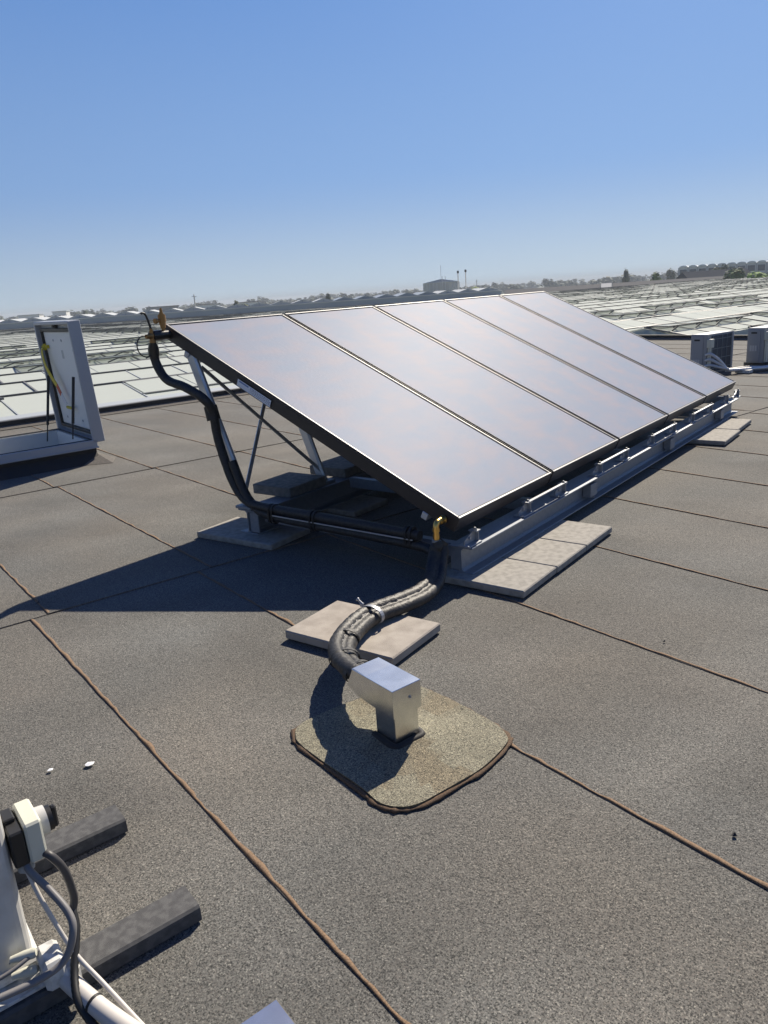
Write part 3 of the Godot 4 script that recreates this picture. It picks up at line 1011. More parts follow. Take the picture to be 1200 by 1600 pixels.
func collectors() -> void:
	var word := ["leftmost solar collector, with white sticker and brass fittings on its open side", "second solar collector from the brass fittings", "middle solar collector of the five in the row", "fourth solar collector, between the middle and the last one", "rightmost solar collector, ending beside the outdoor units"]
	var w := COL_W - 0.030
	for i in 5:
		var t := thing("solar_collector", word[i], "solar collector", Vector3(i * COL_W, COL_Y, 0), 0.0, "flat plate collectors in one tilted row")
		t.rotation = Vector3(TILT, 0, 0)
		var cx := COL_W * 0.5
		var b := B()
		# tray
		b.box(Vector3(cx, -0.055, -COL_L * 0.5), Vector3(w, 0.073, COL_L), 0.002)
		b.box(Vector3(cx, -0.0125, -0.0072), Vector3(w - 0.002, 0.0118, 0.013))
		b.box(Vector3(cx, -0.0125, -COL_L + 0.0072), Vector3(w - 0.002, 0.0118, 0.013))
		for s in [-1.0, 1.0]:
			b.box(Vector3(cx + s * (w * 0.5 - 0.0075), -0.0125, -COL_L * 0.5), Vector3(0.013, 0.0118, COL_L - 0.028))
		put("tray", b.mesh(M.frame), t)
		# slim side ledge and lip round the glass
		b = B()
		var lw := 0.012 if i == 0 else 0.005
		b.box(Vector3(cx, -0.003, -0.0075), Vector3(w - 0.004, 0.006, 0.013), 0.002)
		b.box(Vector3(cx, -0.003, -COL_L + 0.0075), Vector3(w - 0.004, 0.006, 0.013), 0.002)
		for s in [-1.0, 1.0]:
			var rw := 0.012 if s > 0.0 else lw
			b.box(Vector3(cx + s * (w * 0.5 - 0.0145 + rw * 0.5), -0.003, -COL_L * 0.5), Vector3(rw, 0.006, COL_L - 0.029), 0.002)
		put("rim", b.mesh(M.lip), t)
		b = B()
		for s in [-1.0, 1.0]:
			b.box(Vector3(cx + s * (w * 0.5 - 0.0185), -0.006, -COL_L * 0.5), Vector3(0.005, 0.008, COL_L - 0.045))
		b.box(Vector3(cx, -0.006, -0.0175), Vector3(w - 0.05, 0.008, 0.005))
		put("seal", b.mesh(M.gasket), t)
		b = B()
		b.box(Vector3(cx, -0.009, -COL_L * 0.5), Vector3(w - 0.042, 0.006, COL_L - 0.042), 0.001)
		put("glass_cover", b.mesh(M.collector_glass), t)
		if i < 4:
			b = B()
			b.box(Vector3(COL_W, -0.06, -COL_L * 0.5), Vector3(0.0295, 0.05, COL_L - 0.01))
			put("joint_strip", b.mesh(M.gasket), t)
		if i == 0:
			sticker(t)
			manifold(t)


func sticker(t: Node3D) -> void:
	var im := Image.create(128, 32, false, Image.FORMAT_RGB8)
	im.fill(Color(0.86, 0.88, 0.92))
	var r := RandomNumberGenerator.new()
	r.seed = 4
	for y in [4, 5, 6, 7, 8, 9, 10]:
		im.fill_rect(Rect2i(6, y, 36, 1), Color(0.25, 0.4, 0.65) if y % 3 else Color(0.6, 0.7, 0.85))
	for row in 4:
		var x := 50
		while x < 120:
			var k := 2 + r.randi() % 7
			im.fill_rect(Rect2i(x, 5 + row * 6, k, 2), Color(0.35, 0.38, 0.45))
			x += k + 2
	var m := StandardMaterial3D.new()
	m.albedo_texture = ImageTexture.create_from_image(im)
	m.roughness = 0.5
	var b := B()
	var x0 := 0.0065
	b.quad(Vector3(x0, -0.035, -1.77), Vector3(x0, -0.035, -1.46), Vector3(x0, -0.081, -1.46), Vector3(x0, -0.081, -1.77), Vector3.LEFT, [Vector2(0, 0), Vector2(1, 0), Vector2(1, 1), Vector2(0, 1)])
	tag(put("sticker", b.mesh(m), t), "white type sticker with fine print on the dark side")


func manifold(t: Node3D) -> void:
	# in world axes: undo the collector's tilt
	var inv := t.transform.affine_inverse()
	var b := B(inv)
	b.lathe(Vector3(0.012, 1.372, -2.262), Vector3(-1, 0, 0), [[0, 0.031], [0.06, 0.031], [0.07, 0.034], [0.125, 0.034], [0.135, 0.026]], 16)
	put("insulated_stub", b.mesh(M.tape), t)
	b = B(inv)
	b.lathe(Vector3(-0.03, 1.40, -2.262), Vector3.UP, [[0, 0.012], [0.015, 0.012], [0.017, 0.018], [0.035, 0.018], [0.04, 0.022], [0.055, 0.022], [0.058, 0.026], [0.10, 0.026], [0.108, 0.015], [0.115, 0.012], [0.14, 0.008], [0.147, 0.004]], 14)
	b.lathe(Vector3(-0.03, 1.465, -2.262), Vector3(-1, 0, 0), [[0, 0.012], [0.045, 0.012], [0.045, 0.018], [0.06, 0.018]], 10)
	put("air_vent_valve", b.mesh(M.dull_brass), t)
	b = B(inv)
	b.lathe(Vector3(-0.10, 1.372, -2.262), Vector3(-1, 0, 0), [[0, 0.016], [0.02, 0.016], [0.022, 0.021], [0.05, 0.021], [0.055, 0.014], [0.075, 0.014]], 12)
	b.lathe(Vector3(-0.128, 1.375, -2.262), Vector3.DOWN, [[0, 0.016], [0.03, 0.016], [0.032, 0.021], [0.055, 0.021], [0.06, 0.014], [0.07, 0.014]], 12)
	b.lathe(Vector3(-0.128, 1.38, -2.262), Vector3.UP, [[0, 0.014], [0.025, 0.014], [0.03, 0.009], [0.04, 0.009]], 10)
	put("brass_tee", b.mesh(M.dull_brass), t)
	b = B(inv)
	b.tube(spline([Vector3(-0.128, 1.415, -2.262), Vector3(-0.14, 1.475, -2.265), Vector3(-0.152, 1.512, -2.268), Vector3(-0.170, 1.522, -2.27), Vector3(-0.182, 1.518, -2.27)], 4), 0.0075, 8)
	put("sensor_stem", b.mesh(M.wire), t)
	b = B(inv)
	var p := []
	for k in 25:
		var a := deg_to_rad(75.0 + 290.0 * k / 24.0)
		p.append(Vector3(-0.19 + cos(a) * 0.062, 1.31 + sin(a) * 0.068, -2.268 + 0.01 * k / 24.0))
	b.tube(p, 0.0042, 6)
	put("sensor_wire", b.mesh(M.wire), t)
	# brass elbow at the lower corner
	b = B(inv)
	var s := Vector3(0.006, 0.353, -0.098)
	b.lathe(s, Vector3(-1, 0, 0), [[0, 0.024], [0.006, 0.024], [0.008, 0.015], [0.02, 0.015], [0.022, 0.021], [0.04, 0.021], [0.042, 0.016], [0.052, 0.016]], 12)
	var k0 := s + Vector3(-0.045, 0, 0)
	b.tube(spline([k0, k0 + Vector3(-0.018, -0.003, 0), k0 + Vector3(-0.028, -0.018, 0), k0 + Vector3(-0.03, -0.032, 0)], 4), 0.017, 12)
	b.lathe(k0 + Vector3(-0.03, -0.028, 0), Vector3.DOWN, [[0, 0.017], [0.003, 0.021], [0.02, 0.021], [0.022, 0.016], [0.034, 0.016], [0.036, 0.019], [0.06, 0.019], [0.062, 0.015], [0.075, 0.015]], 12)
	put("brass_elbow", b.mesh(M.brass), t)
	b = B(inv)
	b.lathe(k0 + Vector3(-0.03, -0.095, 0), Vector3.DOWN, [[0, 0.026], [0.012, 0.026]], 14)
	put("hose_clip", b.mesh(M.clamp), t)


func slab(called: String, label: String, cat: String, a: Vector3, size: Vector3, turn: float, m: Material, group := "") -> void:
	var b := B()
	b.box(Vector3(0, size.y * 0.5, 0), size, 0.0055)
	var o := put(called, b.mesh(m))
	o.position = a
	o.rotation.y = turn
	tag(o, label, cat, group)


func pavers() -> void:
	var g := "concrete pavers under the beams"
	var y := 0.011
	# front corner: three side by side under the near end of the front beam
	slab("paver", "nearest of the three concrete pavers under the front beam's near end", "paver", Vector3(0.146, y, 0.125), Vector3(0.40, 0.041, 0.56), 0.02, M.concrete, g)
	slab("paver", "middle of the three concrete pavers under the front beam's near end", "paver", Vector3(0.551, y, 0.119), Vector3(0.40, 0.041, 0.565), 0.015, M.concrete, g)
	slab("paver", "farthest of the three concrete pavers under the front beam's near end", "paver", Vector3(0.958, y, 0.117), Vector3(0.402, 0.041, 0.56), 0.01, M.concrete, g)
	slab("paver", "nearer of the two concrete pavers under the front beam's far end", "paver", Vector3(4.28, y, 0.06), Vector3(0.60, 0.041, 0.56), 0.02, M.concrete, g)
	slab("paver", "farther of the two concrete pavers under the front beam's far end", "paver", Vector3(4.90, y, 0.05), Vector3(0.60, 0.041, 0.50), 0.02, M.concrete, g)
	slab("paver", "shaded concrete paver under the rear beam's near end", "paver", Vector3(0.055, y, -1.70), Vector3(0.395, 0.041, 0.69), 0.06, M.concrete, g)
	slab("paver", "shaded concrete paver lying on the roof under the first collector", "paver", Vector3(0.90, y, -1.66), Vector3(0.40, 0.041, 0.66), 0.0, M.concrete, g)
	slab("paver", "hidden concrete paver under the middle of the rear beam", "paver", Vector3(2.9, y, -1.66), Vector3(0.40, 0.041, 0.66), 0.0, M.concrete, g)
	slab("paver", "concrete paver under the rear beam's far end", "paver", Vector3(5.3, y, -1.66), Vector3(0.40, 0.041, 0.66), 0.0, M.concrete, g)
	slab("paver", "separate buff concrete paver with the black hose lying across it", "paver", Vector3(-0.792, y, -0.045), Vector3(0.405, 0.043, 0.615), 0.05, M.paver)
	g = "ballast blocks on the rear beam"
	slab("ballast_block", "near grey ballast block on the rear beam beside the inclined post", "concrete block", Vector3(0.53, 0.2155, -1.785), Vector3(0.40, 0.07, 0.36), 0.05, M.ballast, g)
	slab("ballast_block", "second grey ballast block on the rear beam, behind the nearer one", "concrete block", Vector3(1.15, 0.2155, -1.80), Vector3(0.40, 0.07, 0.36), 0.03, M.ballast, g)
	slab("ballast_block", "third grey ballast block on the rear beam, seen far under the collectors", "concrete block", Vector3(2.1, 0.2155, -1.79), Vector3(0.40, 0.07, 0.36), -0.04, M.ballast, g)


func lumpy(pts: Array, r: float, amt: float, seed_: int, step := 0.045) -> Array:
	var nz := FastNoiseLite.new()
	nz.seed = seed_; nz.frequency = 6.0
	var out := []
	var l := 0.0
	for i in pts.size():
		if i > 0: l += (pts[i] as Vector3).distance_to(pts[i - 1])
		var s := fposmod(l, step) / step
		var groove := 1.0 - amt * pow(absf(s - 0.5) * 2.0, 6.0)
		out.append(r * groove * (1.0 + 0.05 * nz.get_noise_1d(l)))
	return out


func hoses() -> void:
	# feed from the upper corner, down the post, along the cross beam
	var t := thing("insulated_pipe", "black insulated pipe running from the upper corner down the post and along the cross beam", "pipe")
	var b := B()
	var path := spline([Vector3(-0.128, 1.315, -2.262), Vector3(-0.125, 1.27, -2.275), Vector3(-0.12, 1.18, -2.262), Vector3(-0.118, 1.085, -2.18), Vector3(-0.115, 1.037, -2.00), Vector3(-0.10, 0.965, -1.85), Vector3(-0.055, 0.87, -1.83), Vector3(-0.04, 0.70, -1.83), Vector3(-0.04, 0.50, -1.77), Vector3(-0.045, 0.37, -1.70), Vector3(-0.05, 0.30, -1.615), Vector3(-0.05, 0.272, -1.50), Vector3(-0.05, 0.266, -1.1), Vector3(-0.05, 0.262, -0.6), Vector3(-0.05, 0.255, -0.22)], 14)
	b.tube(path, lumpy(path, 0.03, 0.05, 5, 0.11), 14)
	put("upper_run", b.mesh(M.hose), t)
	b = B()
	b.lathe(Vector3(-0.128, 1.335, -2.262), Vector3(0.02, -1, -0.1).normalized(), [[0, 0.018], [0.02, 0.03], [0.05, 0.037], [0.085, 0.037], [0.11, 0.03]], 12)
	put("tape_wrap", b.mesh(M.tape), t)
	b = B()
	path = spline([Vector3(-0.035, 0.55, -1.72), Vector3(-0.04, 0.40, -1.655), Vector3(-0.045, 0.28, -1.56), Vector3(-0.05, 0.222, -1.42), Vector3(-0.05, 0.208, -1.0), Vector3(-0.05, 0.204, -0.6), Vector3(-0.055, 0.20, -0.25), Vector3(-0.07, 0.19, -0.14), Vector3(-0.085, 0.14, -0.075), Vector3(-0.10, 0.10, -0.055)], 14)
	b.tube(path, lumpy(path, 0.029, 0.07, 9, 0.09), 14)
	put("lower_run", b.mesh(M.hose), t)
	for z in [-1.38, -1.02, -0.30]:
		b = B()
		for d in [0.0, 0.03]:
			b.tube([Vector3(-0.05, 0.267, z + d - 0.008), Vector3(-0.05, 0.267, z + d + 0.008)], 0.037, 14)
			b.tube([Vector3(-0.05, 0.206, z + d - 0.008), Vector3(-0.05, 0.206, z + d + 0.008)], 0.036, 14)
			b.box(Vector3(-0.05, 0.236, z + d), Vector3(0.07, 0.06, 0.016))
		put("pipe_strap", b.mesh(M.black), t)
	b = B()
	b.tube([Vector3(-0.045, 0.91, -1.86), Vector3(-0.045, 0.82, -1.84)], [0.044, 0.046], 12)
	put("post_strap", b.mesh(M.black), t)
	b = B()
	b.box(Vector3(-0.082, 0.236, -0.8), Vector3(0.006, 0.006, 1.1))
	put("metal_strip", b.mesh(M.alu), t)
	# twin hose from the lower elbow across the paver into the outlet
	t = thing("twin_hose", "lumpy black twin hose curving from the brass elbow over the paver into the metal outlet", "hose")
	var c := [Vector3(-0.073, 0.245, -0.098), Vector3(-0.085, 0.185, -0.088), Vector3(-0.135, 0.125, -0.062), Vector3(-0.23, 0.088, -0.02), Vector3(-0.378, 0.08, 0.012), Vector3(-0.564, 0.095, 0.011), Vector3(-0.753, 0.105, -0.015), Vector3(-0.95, 0.115, 0.03), Vector3(-1.125, 0.135, 0.125), Vector3(-1.245, 0.16, 0.245), Vector3(-1.315, 0.18, 0.355), Vector3(-1.345, 0.19, 0.44), Vector3(-1.352, 0.19, 0.49)]
	var mid := spline(c, 16)
	for s in [-1.0, 1.0]:
		var p := []
		for i in mid.size():
			var d: Vector3 = (mid[mini(i + 1, mid.size() - 1)] - mid[maxi(i - 1, 0)]).normalized()
			var side := d.cross(Vector3.UP)
			side = side.normalized() if side.length() > 0.2 else Vector3(0.3, 0, 0.95)
			var f := float(i) / mid.size()
			var off: Vector3 = side * s * 0.024 + Vector3(0, s * 0.010, 0)
			if f < 0.15: off = Vector3(0.02, 0, 0.012) * (1.0 - s) * (0.15 - f) / 0.15 + off * (f / 0.15)
			p.append(mid[i] + off)
		b = B()
		b.tube(p, lumpy(p, 0.034 if s > 0.0 else 0.031, 0.20, 21 if s < 0 else 33, 0.055 if s < 0 else 0.066), 14)
		put("hose", b.mesh(M.hose), t)
	b = B()
	b.tube(mid, lumpy(mid, 0.027, 0.12, 44, 0.09), 12)
	put("wrapping", b.mesh(M.hose), t)
	for f in [0.62, 0.74, 0.86]:
		b = B()
		var q := int(mid.size() * f)
		var up: Vector3 = (mid[q + 1] - mid[q - 1]).normalized()
		var across := up.cross(Vector3.UP).normalized()
		b.xf = Transform3D(Basis(across, up.cross(across) * -1.0, up), mid[q])
		for a in 24:
			var a0 := TAU * a / 24.0
			var a1 := TAU * (a + 1) / 24.0
			b.bar(Vector3(cos(a0) * 0.0615, sin(a0) * 0.04, 0), Vector3(cos(a1) * 0.0615, sin(a1) * 0.04, 0), 0.03, 0.003, Vector3(cos(a0), sin(a0), 0))
		put("tape_band", b.mesh(M.hose), t)
	# sewn seam of the wrapping
	b = B()
	var sp := []
	for i in range(mid.size() * 4 / 10, mid.size() - 10):
		var d: Vector3 = (mid[i + 1] - mid[i - 1]).normalized()
		sp.append(mid[i] + Vector3(0, 0.0245, 0) - d.cross(Vector3.UP).normalized() * (0.004 * sin(i * 1.7)))
	b.tube(sp, 0.004, 6)
	put("seam", b.mesh(M.grey_cable), t)
	b = B()
	var k := int(mid.size() * 0.5)
	var dd: Vector3 = (mid[k + 1] - mid[k - 1]).normalized()
	var keep := dd.cross(Vector3.UP).normalized()
	b.xf = Transform3D(Basis(keep, dd.cross(keep) * -1.0, dd), mid[k])
	var ring := []
	for a in 29:
		var an := TAU * a / 28.0
		ring.append(Vector3(cos(an) * 0.066, sin(an) * 0.045, 0))
	for a in 28:
		b.bar(ring[a], ring[a + 1], 0.022, 0.004, Vector3(ring[a].x, ring[a].y, 0))
	b.box(Vector3(0.055, 0.04, 0), Vector3(0.02, 0.02, 0.014), 0.003)
	b.lathe(Vector3(0.05, 0.045, 0), Vector3(0.8, 0.5, 0).normalized(), [[0, 0.005], [0.03, 0.005], [0.03, 0.009], [0.037, 0.009]], 8)
	put("pipe_clip", b.mesh(M.clamp), t)
	# the loose pipe end under the frame
	b = B()
	b.tube(spline([Vector3(1.55, 0.33, -1.9), Vector3(1.75, 0.40, -2.0), Vector3(2.1, 0.42, -2.05), Vector3(2.6, 0.42, -2.05)], 5), 0.03, 10)
	var o := put("pipe_end", b.mesh(M.grey_plastic))
	tag(o, "short grey pipe end under the back of the collectors, beside the second post", "pipe")


func roof_outlet() -> void:
	# felt patch in the building's axes
	var pts := [Vector2(-1.472, 0.66), Vector2(-1.435, 0.615), Vector2(-1.34, 0.60), Vector2(-1.11, 0.615), Vector2(-0.985, 0.63), Vector2(-0.93, 0.665), Vector2(-0.908, 0.73), Vector2(-0.894, 0.926), Vector2(-0.897, 1.108), Vector2(-0.922, 1.189), Vector2(-0.968, 1.227), Vector2(-1.123, 1.264), Vector2(-1.30, 1.264), Vector2(-1.398, 1.258), Vector2(-1.45, 1.228), Vector2(-1.482, 1.165), Vector2(-1.478, 1.069), Vector2(-1.488, 0.851), Vector2(-1.488, 0.71)]
	var nz := FastNoiseLite.new()
	nz.seed = 8; nz.frequency = 9.0
	var dense := []
	for i in pts.size():
		var a: Vector2 = pts[i]
		var e: Vector2 = pts[(i + 1) % pts.size()]
		var pa: Vector2 = pts[(i - 1 + pts.size()) % pts.size()]
		var pe: Vector2 = pts[(i + 2) % pts.size()]
		for k in 5:
			dense.append(a.cubic_interpolate(e, pa, pe, k / 5.0))
	var t := thing("felt_patch", "greenish square patch of roofing felt sealed round the foot of the metal outlet", "roofing patch", Vector3.ZERO, TURN)
	var mid := Vector2(-1.20, 0.93)
	var b := B()
	var rings := [1.0, 0.82, 0.6, 0.38, 0.18, 0.02]
	var grid := []
	var cols := []
	for f in rings:
		var row := []
		var rc := []
		for q in dense:
			var p: Vector2 = mid.lerp(q, f)
			var y := 0.0175 + 0.018 * pow(1.0 - f, 2.0) + nz.get_noise_2d(p.x * 0.8, p.y * 0.8) * 0.003
			row.append(Vector3(p.x, y, p.y))
			var k := 1.0 + 0.16 * nz.get_noise_2d(p.x * 0.5, p.y * 0.5)
			var st := clampf(nz.get_noise_2d(p.x * 0.3 + 7.0, p.y * 0.3) * 1.6 - 0.1, 0.0, 0.35)
			rc.append(Color(0.84 * k, 0.82 * k, 0.80 * k).lerp(Color(0.60, 0.42, 0.28), st))
		grid.append(row); cols.append(rc)
	for r in rings.size() - 1:
		for i in dense.size():
			var j := (i + 1) % dense.size()
			b.col = cols[r][i]
			b.quad(grid[r][i], grid[r][j], grid[r + 1][j], grid[r + 1][i], Vector3.UP)
	b.col = Color(0.6, 0.5, 0.4)
	for i in dense.size():
		var j := (i + 1) % dense.size()
		b.quad(grid[0][i], grid[0][j], grid[0][j] - Vector3(0, 0.012, 0), grid[0][i] - Vector3(0, 0.012, 0), Vector3(dense[i].x - mid.x, 0, dense[i].y - mid.y))
	put("felt", b.mesh(M.patch, true), t)
	b = B()
	var bp := []
	var br := []
	for i in dense.size() + 1:
		var q: Vector2 = dense[i % dense.size()]
		var o := (q - mid).normalized()
		bp.append(Vector3(q.x + o.x * 0.005, 0.009, q.y + o.y * 0.005))
		br.append(clampf(0.006 + 0.013 * nz.get_noise_2d(i * 0.5, 3.0) + (0.006 if q.y > 1.15 or q.x < -1.44 else 0.0), 0.003, 0.022))
	b.tube(bp, br, 8, false, 0.3)
	put("bitumen_bead", b.mesh(M.bead_dark), t)
	# the duct: shaft and hood
	t = thing("metal_outlet", "bright folded sheet metal pipe outlet with a slanted hood, standing on the green patch", "roof outlet", EU(-1.204, 0.02, 0.926), TURN)
	b = B()
	b.box(Vector3(0, 0.10, 0), Vector3(0.108, 0.20, 0.108), 0.002)
	put("shaft", b.mesh(M.tin), t)
	b = B()
	# hood: side outline in (U, y), extruded along E
	var hp := [Vector2(0.061, 0.222), Vector2(0.061, 0.118), Vector2(-0.064, 0.118), Vector2(-0.15, 0.124), Vector2(-0.212, 0.144), Vector2(-0.168, 0.228)]
	var sideL := -0.060
	var sideR := 0.060
	var q3 := func(v2: Vector2, x: float) -> Vector3: return Vector3(x, v2.y, v2.x)
	for x in [sideL, sideR]:
		var o := Vector3(signf(x), 0, 0)
		for i in range(1, hp.size() - 1):
			b.tri(q3.call(hp[0], x), q3.call(hp[i], x), q3.call(hp[i + 1], x), o)
	for i in hp.size():
		if i == 4: continue    # the open mouth
		var j := (i + 1) % hp.size()
		var e: Vector2 = hp[j] - hp[i]
		b.quad(q3.call(hp[i], sideL), q3.call(hp[j], sideL), q3.call(hp[j], sideR), q3.call(hp[i], sideR), Vector3(0, e.x, -e.y) * 1.0)
	put("hood", b.mesh(M.tin), t)
	b = B()
	b.box(Vector3(0, 0.2245, -0.053), Vector3(0.128, 0.003, 0.235), 0.001)
	b.box(Vector3(0, 0.172, 0.0635), Vector3(0.128, 0.106, 0.003), 0.001)
	put("folded_flange", b.mesh(M.tin), t)
	b = B()
	b.lathe(Vector3(0.012, 0.178, 0.065), Vector3(0, 0, 1), [[0, 0.006], [0.003, 0.005]], 8)
	put("rivet", b.mesh(M.clamp), t)
	b = B()
	b.tube(spline([Vector3(-0.062, 0.006, -0.06), Vector3(-0.064, 0.006, 0.0), Vector3(-0.06, 0.006, 0.062), Vector3(0.0, 0.006, 0.066), Vector3(0.06, 0.006, 0.062), Vector3(0.066, 0.006, 0.0), Vector3(0.06, 0.006, -0.06)], 5), 0.014, 6)
	put("sealant", b.mesh(M.bitumen), t)


# ---------------------------------------------------------------- hatch
func roof_hatch() -> void:
	var t := thing("roof_hatch", "open roof hatch with a white upright lid, gas struts and a yellow strap", "roof hatch", EU(-0.17, 0.008, -6.05), TURN)
	# local axes: x along E (0 at the hinge side), z along U
	var w := 1.27
	var l := 1.30
	var b := B()
	var zc := 0.0
	for s in [[-l * 0.5, w * 0.5 - 0.02, l, 0.04], [-l * 0.5, -w * 0.5 + 0.02, l, 0.04], [-0.02, 0.0, 0.04, w - 0.08], [-l + 0.02, 0.0, 0.04, w - 0.08]]:
		b.box(Vector3(s[0], 0.075, s[1]), Vector3(s[2], 0.15, s[3]))
	b.prism([Vector2(0, 0.0), Vector2(0, 0.10), Vector2(0.13, 0.0)], Vector3(-l - 0.05, 0.0, w * 0.5 + 0.001), Vector3(0, 0, 1), Vector3.UP, Vector3(l + 0.05, 0, 0))
	put("upstand", b.mesh(M.bitumen), t)
	b = B()
	b.col = Color(0.72, 0.71, 0.69)
	b.prism([Vector2(0, 0.0), Vector2(0, 0.07), Vector2(0.17, 0.0)], Vector3(0.001, 0.0, -w * 0.5), Vector3(1, 0, 0), Vector3.UP, Vector3(0, 0, w))
	b.tri(Vector3(0.001, 0.08, w * 0.5), Vector3(0.20, 0.004, w * 0.5 - 0.02), Vector3(0.06, 0.004, w * 0.5 + 0.28), Vector3.UP)
	b.tri(Vector3(0.001, 0.08, w * 0.5), Vector3(0.06, 0.004, w * 0.5 + 0.28), Vector3(-0.2, 0.004, w * 0.5 + 0.14), Vector3.UP)
	put("felt_fillet", b.mesh(M.felt, true), t)
	b = B()
	for s in [[-l * 0.5, w * 0.5, l + 0.03, 0.035], [-l * 0.5, -w * 0.5, l + 0.03, 0.035], [-0.002, 0.0, 0.035, w - 0.037], [-l + 0.002, 0.0, 0.035, w - 0.037]]:
		b.box(Vector3(s[0], 0.188, s[1]), Vector3(s[2], 0.085, s[3]), 0.004)
		b.box(Vector3(s[0], 0.150, s[1]), Vector3(s[2] + 0.02, 0.016, s[3] + 0.02), 0.002)
	put("curb_frame", b.mesh(M.white_paint), t)
	b = B()
	for s in [[-l * 0.5, w * 0.5 - 0.045, l - 0.08, 0.012], [-l * 0.5, -w * 0.5 + 0.045, l - 0.08, 0.012], [-0.05, 0.0, 0.012, w - 0.11], [-l + 0.05, 0.0, 0.012, w - 0.11]]:
		b.box(Vector3(s[0], -0.2, s[1]), Vector3(s[2], 0.84, s[3]))
	put("shaft_lining", b.mesh(M.hatch_inner), t)
	b = B()
	for s in [[-l * 0.5, w * 0.5 - 0.026, l - 0.05, 0.012], [-l * 0.5, -w * 0.5 + 0.026, l - 0.05, 0.012], [-0.03, 0.0, 0.012, w - 0.07]]:
		b.box(Vector3(s[0], 0.233, s[1]), Vector3(s[2], 0.008, s[3]))
	put("rubber_seal", b.mesh(M.black), t)
	# lid: upright, leaning a little over the opening; inner side faces -E
	var lean := Transform3D(Basis(Vector3(0, 0, 1), 0.045), Vector3(-0.005, 0.215, 0.0))
	b = B(lean)
	b.box(Vector3(0.075, 0.62, 0), Vector3(0.05, 1.20, 1.22), 0.004)
	for z in [-0.635, 0.635]:
		b.box(Vector3(0.045, 0.62, z), Vector3(0.125, 1.27, 0.035), 0.005)
	for y in [0.0, 1.24]:
		b.box(Vector3(0.045, y, 0), Vector3(0.125, 0.035, 1.233), 0.005)
	var lid := put("lid", b.mesh(M.white_paint), t)
	b = B(lean)
	b.box(Vector3(0.044, 0.62, 0), Vector3(0.012, 1.04, 1.04), 0.002)
	put("inner_panel", b.mesh(M.hatch_inner), lid)
	b = B(lean)
	for z in [-0.542, 0.542]:
		b.box(Vector3(0.03, 0.62, z), Vector3(0.036, 1.12, 0.03), 0.004)
	for y in [0.075, 1.165]:
		b.box(Vector3(0.03, y, 0), Vector3(0.036, 0.035, 1.05), 0.004)
	put("gasket", b.mesh(M.black), lid)
	b = B(lean)
	b.box(Vector3(0.03, 1.20, 0.0), Vector3(0.03, 0.05, 0.10), 0.006)
	b.box(Vector3(0.012, 1.20, 0.0), Vector3(0.02, 0.02, 0.05), 0.004)
	put("latch", b.mesh(M.black), lid)
	b = B(lean)
	for q in [[0.18, -0.3], [0.18, 0.25], [1.05, -0.2], [1.05, 0.1], [0.95, 0.45]]:
		b.lathe(Vector3(0.039, q[0], q[1]), Vector3(-1, 0, 0), [[0, 0.014], [0.006, 0.012]], 8)
	put("screw", b.mesh(M.grey_plastic), lid)
	b = B(lean)
	b.box(Vector3(0.037, 0.90, 0.05), Vector3(0.002, 0.09, 0.07))
	put("type_plate", b.mesh(mat(0.5, 0.53, 0.53, 0.5)), lid)
	# strap
	b = B(lean)
	var sp := spline([Vector3(0.02, 0.98, -0.46), Vector3(-0.03, 0.955, -0.485), Vector3(-0.05, 0.80, -0.42), Vector3(-0.045, 0.66, -0.30), Vector3(-0.035, 0.56, -0.19)], 5)
	for i in sp.size() - 1:
		b.bar(sp[i], sp[i + 1], 0.07, 0.006, Vector3(-1, 0, 0))
	b.lathe(Vector3(0.035, 0.98, -0.42), Vector3(-1, 0, 0), [[0, 0.02], [0.03, 0.02]], 10)
	put("strap", b.mesh(M.yellow), lid)
	b = B(lean)
	b.bar(Vector3(-0.034, 0.56, -0.19), Vector3(-0.03, 0.46, -0.11), 0.072, 0.006, Vector3(-1, 0, 0))
	put("strap_tag", b.mesh(M.red), lid)
	b = B(lean)
	b.bar(Vector3(-0.03, 0.46, -0.11), Vector3(-0.022, 0.345, -0.02), 0.068, 0.006, Vector3(-1, 0, 0))
	put("strap_end", b.mesh(M.paper), lid)
	b = B(lean)
	b.bar(Vector3(-0.012, 0.32, -0.05), Vector3(-0.012, 0.32, 0.14), 0.03, 0.03, Vector3.UP, 0.008)
	put("grip", b.mesh(M.yellow), lid)
	# gas struts
	for s in [[0.50, Vector3(-0.20, 0.26, 0.55), Vector3(-0.075, 0.90, 0.52)], [-0.5, Vector3(-0.20, 0.12, -0.50), Vector3(-0.05, 0.87, -0.52)]]:
		b = B()
		b.tube([s[1], s[2]], 0.007, 8)
		b.tube([(s[1] as Vector3).lerp(s[2], 0.25), s[2]], 0.015, 10)
		put("gas_strut", b.mesh(M.black), t)


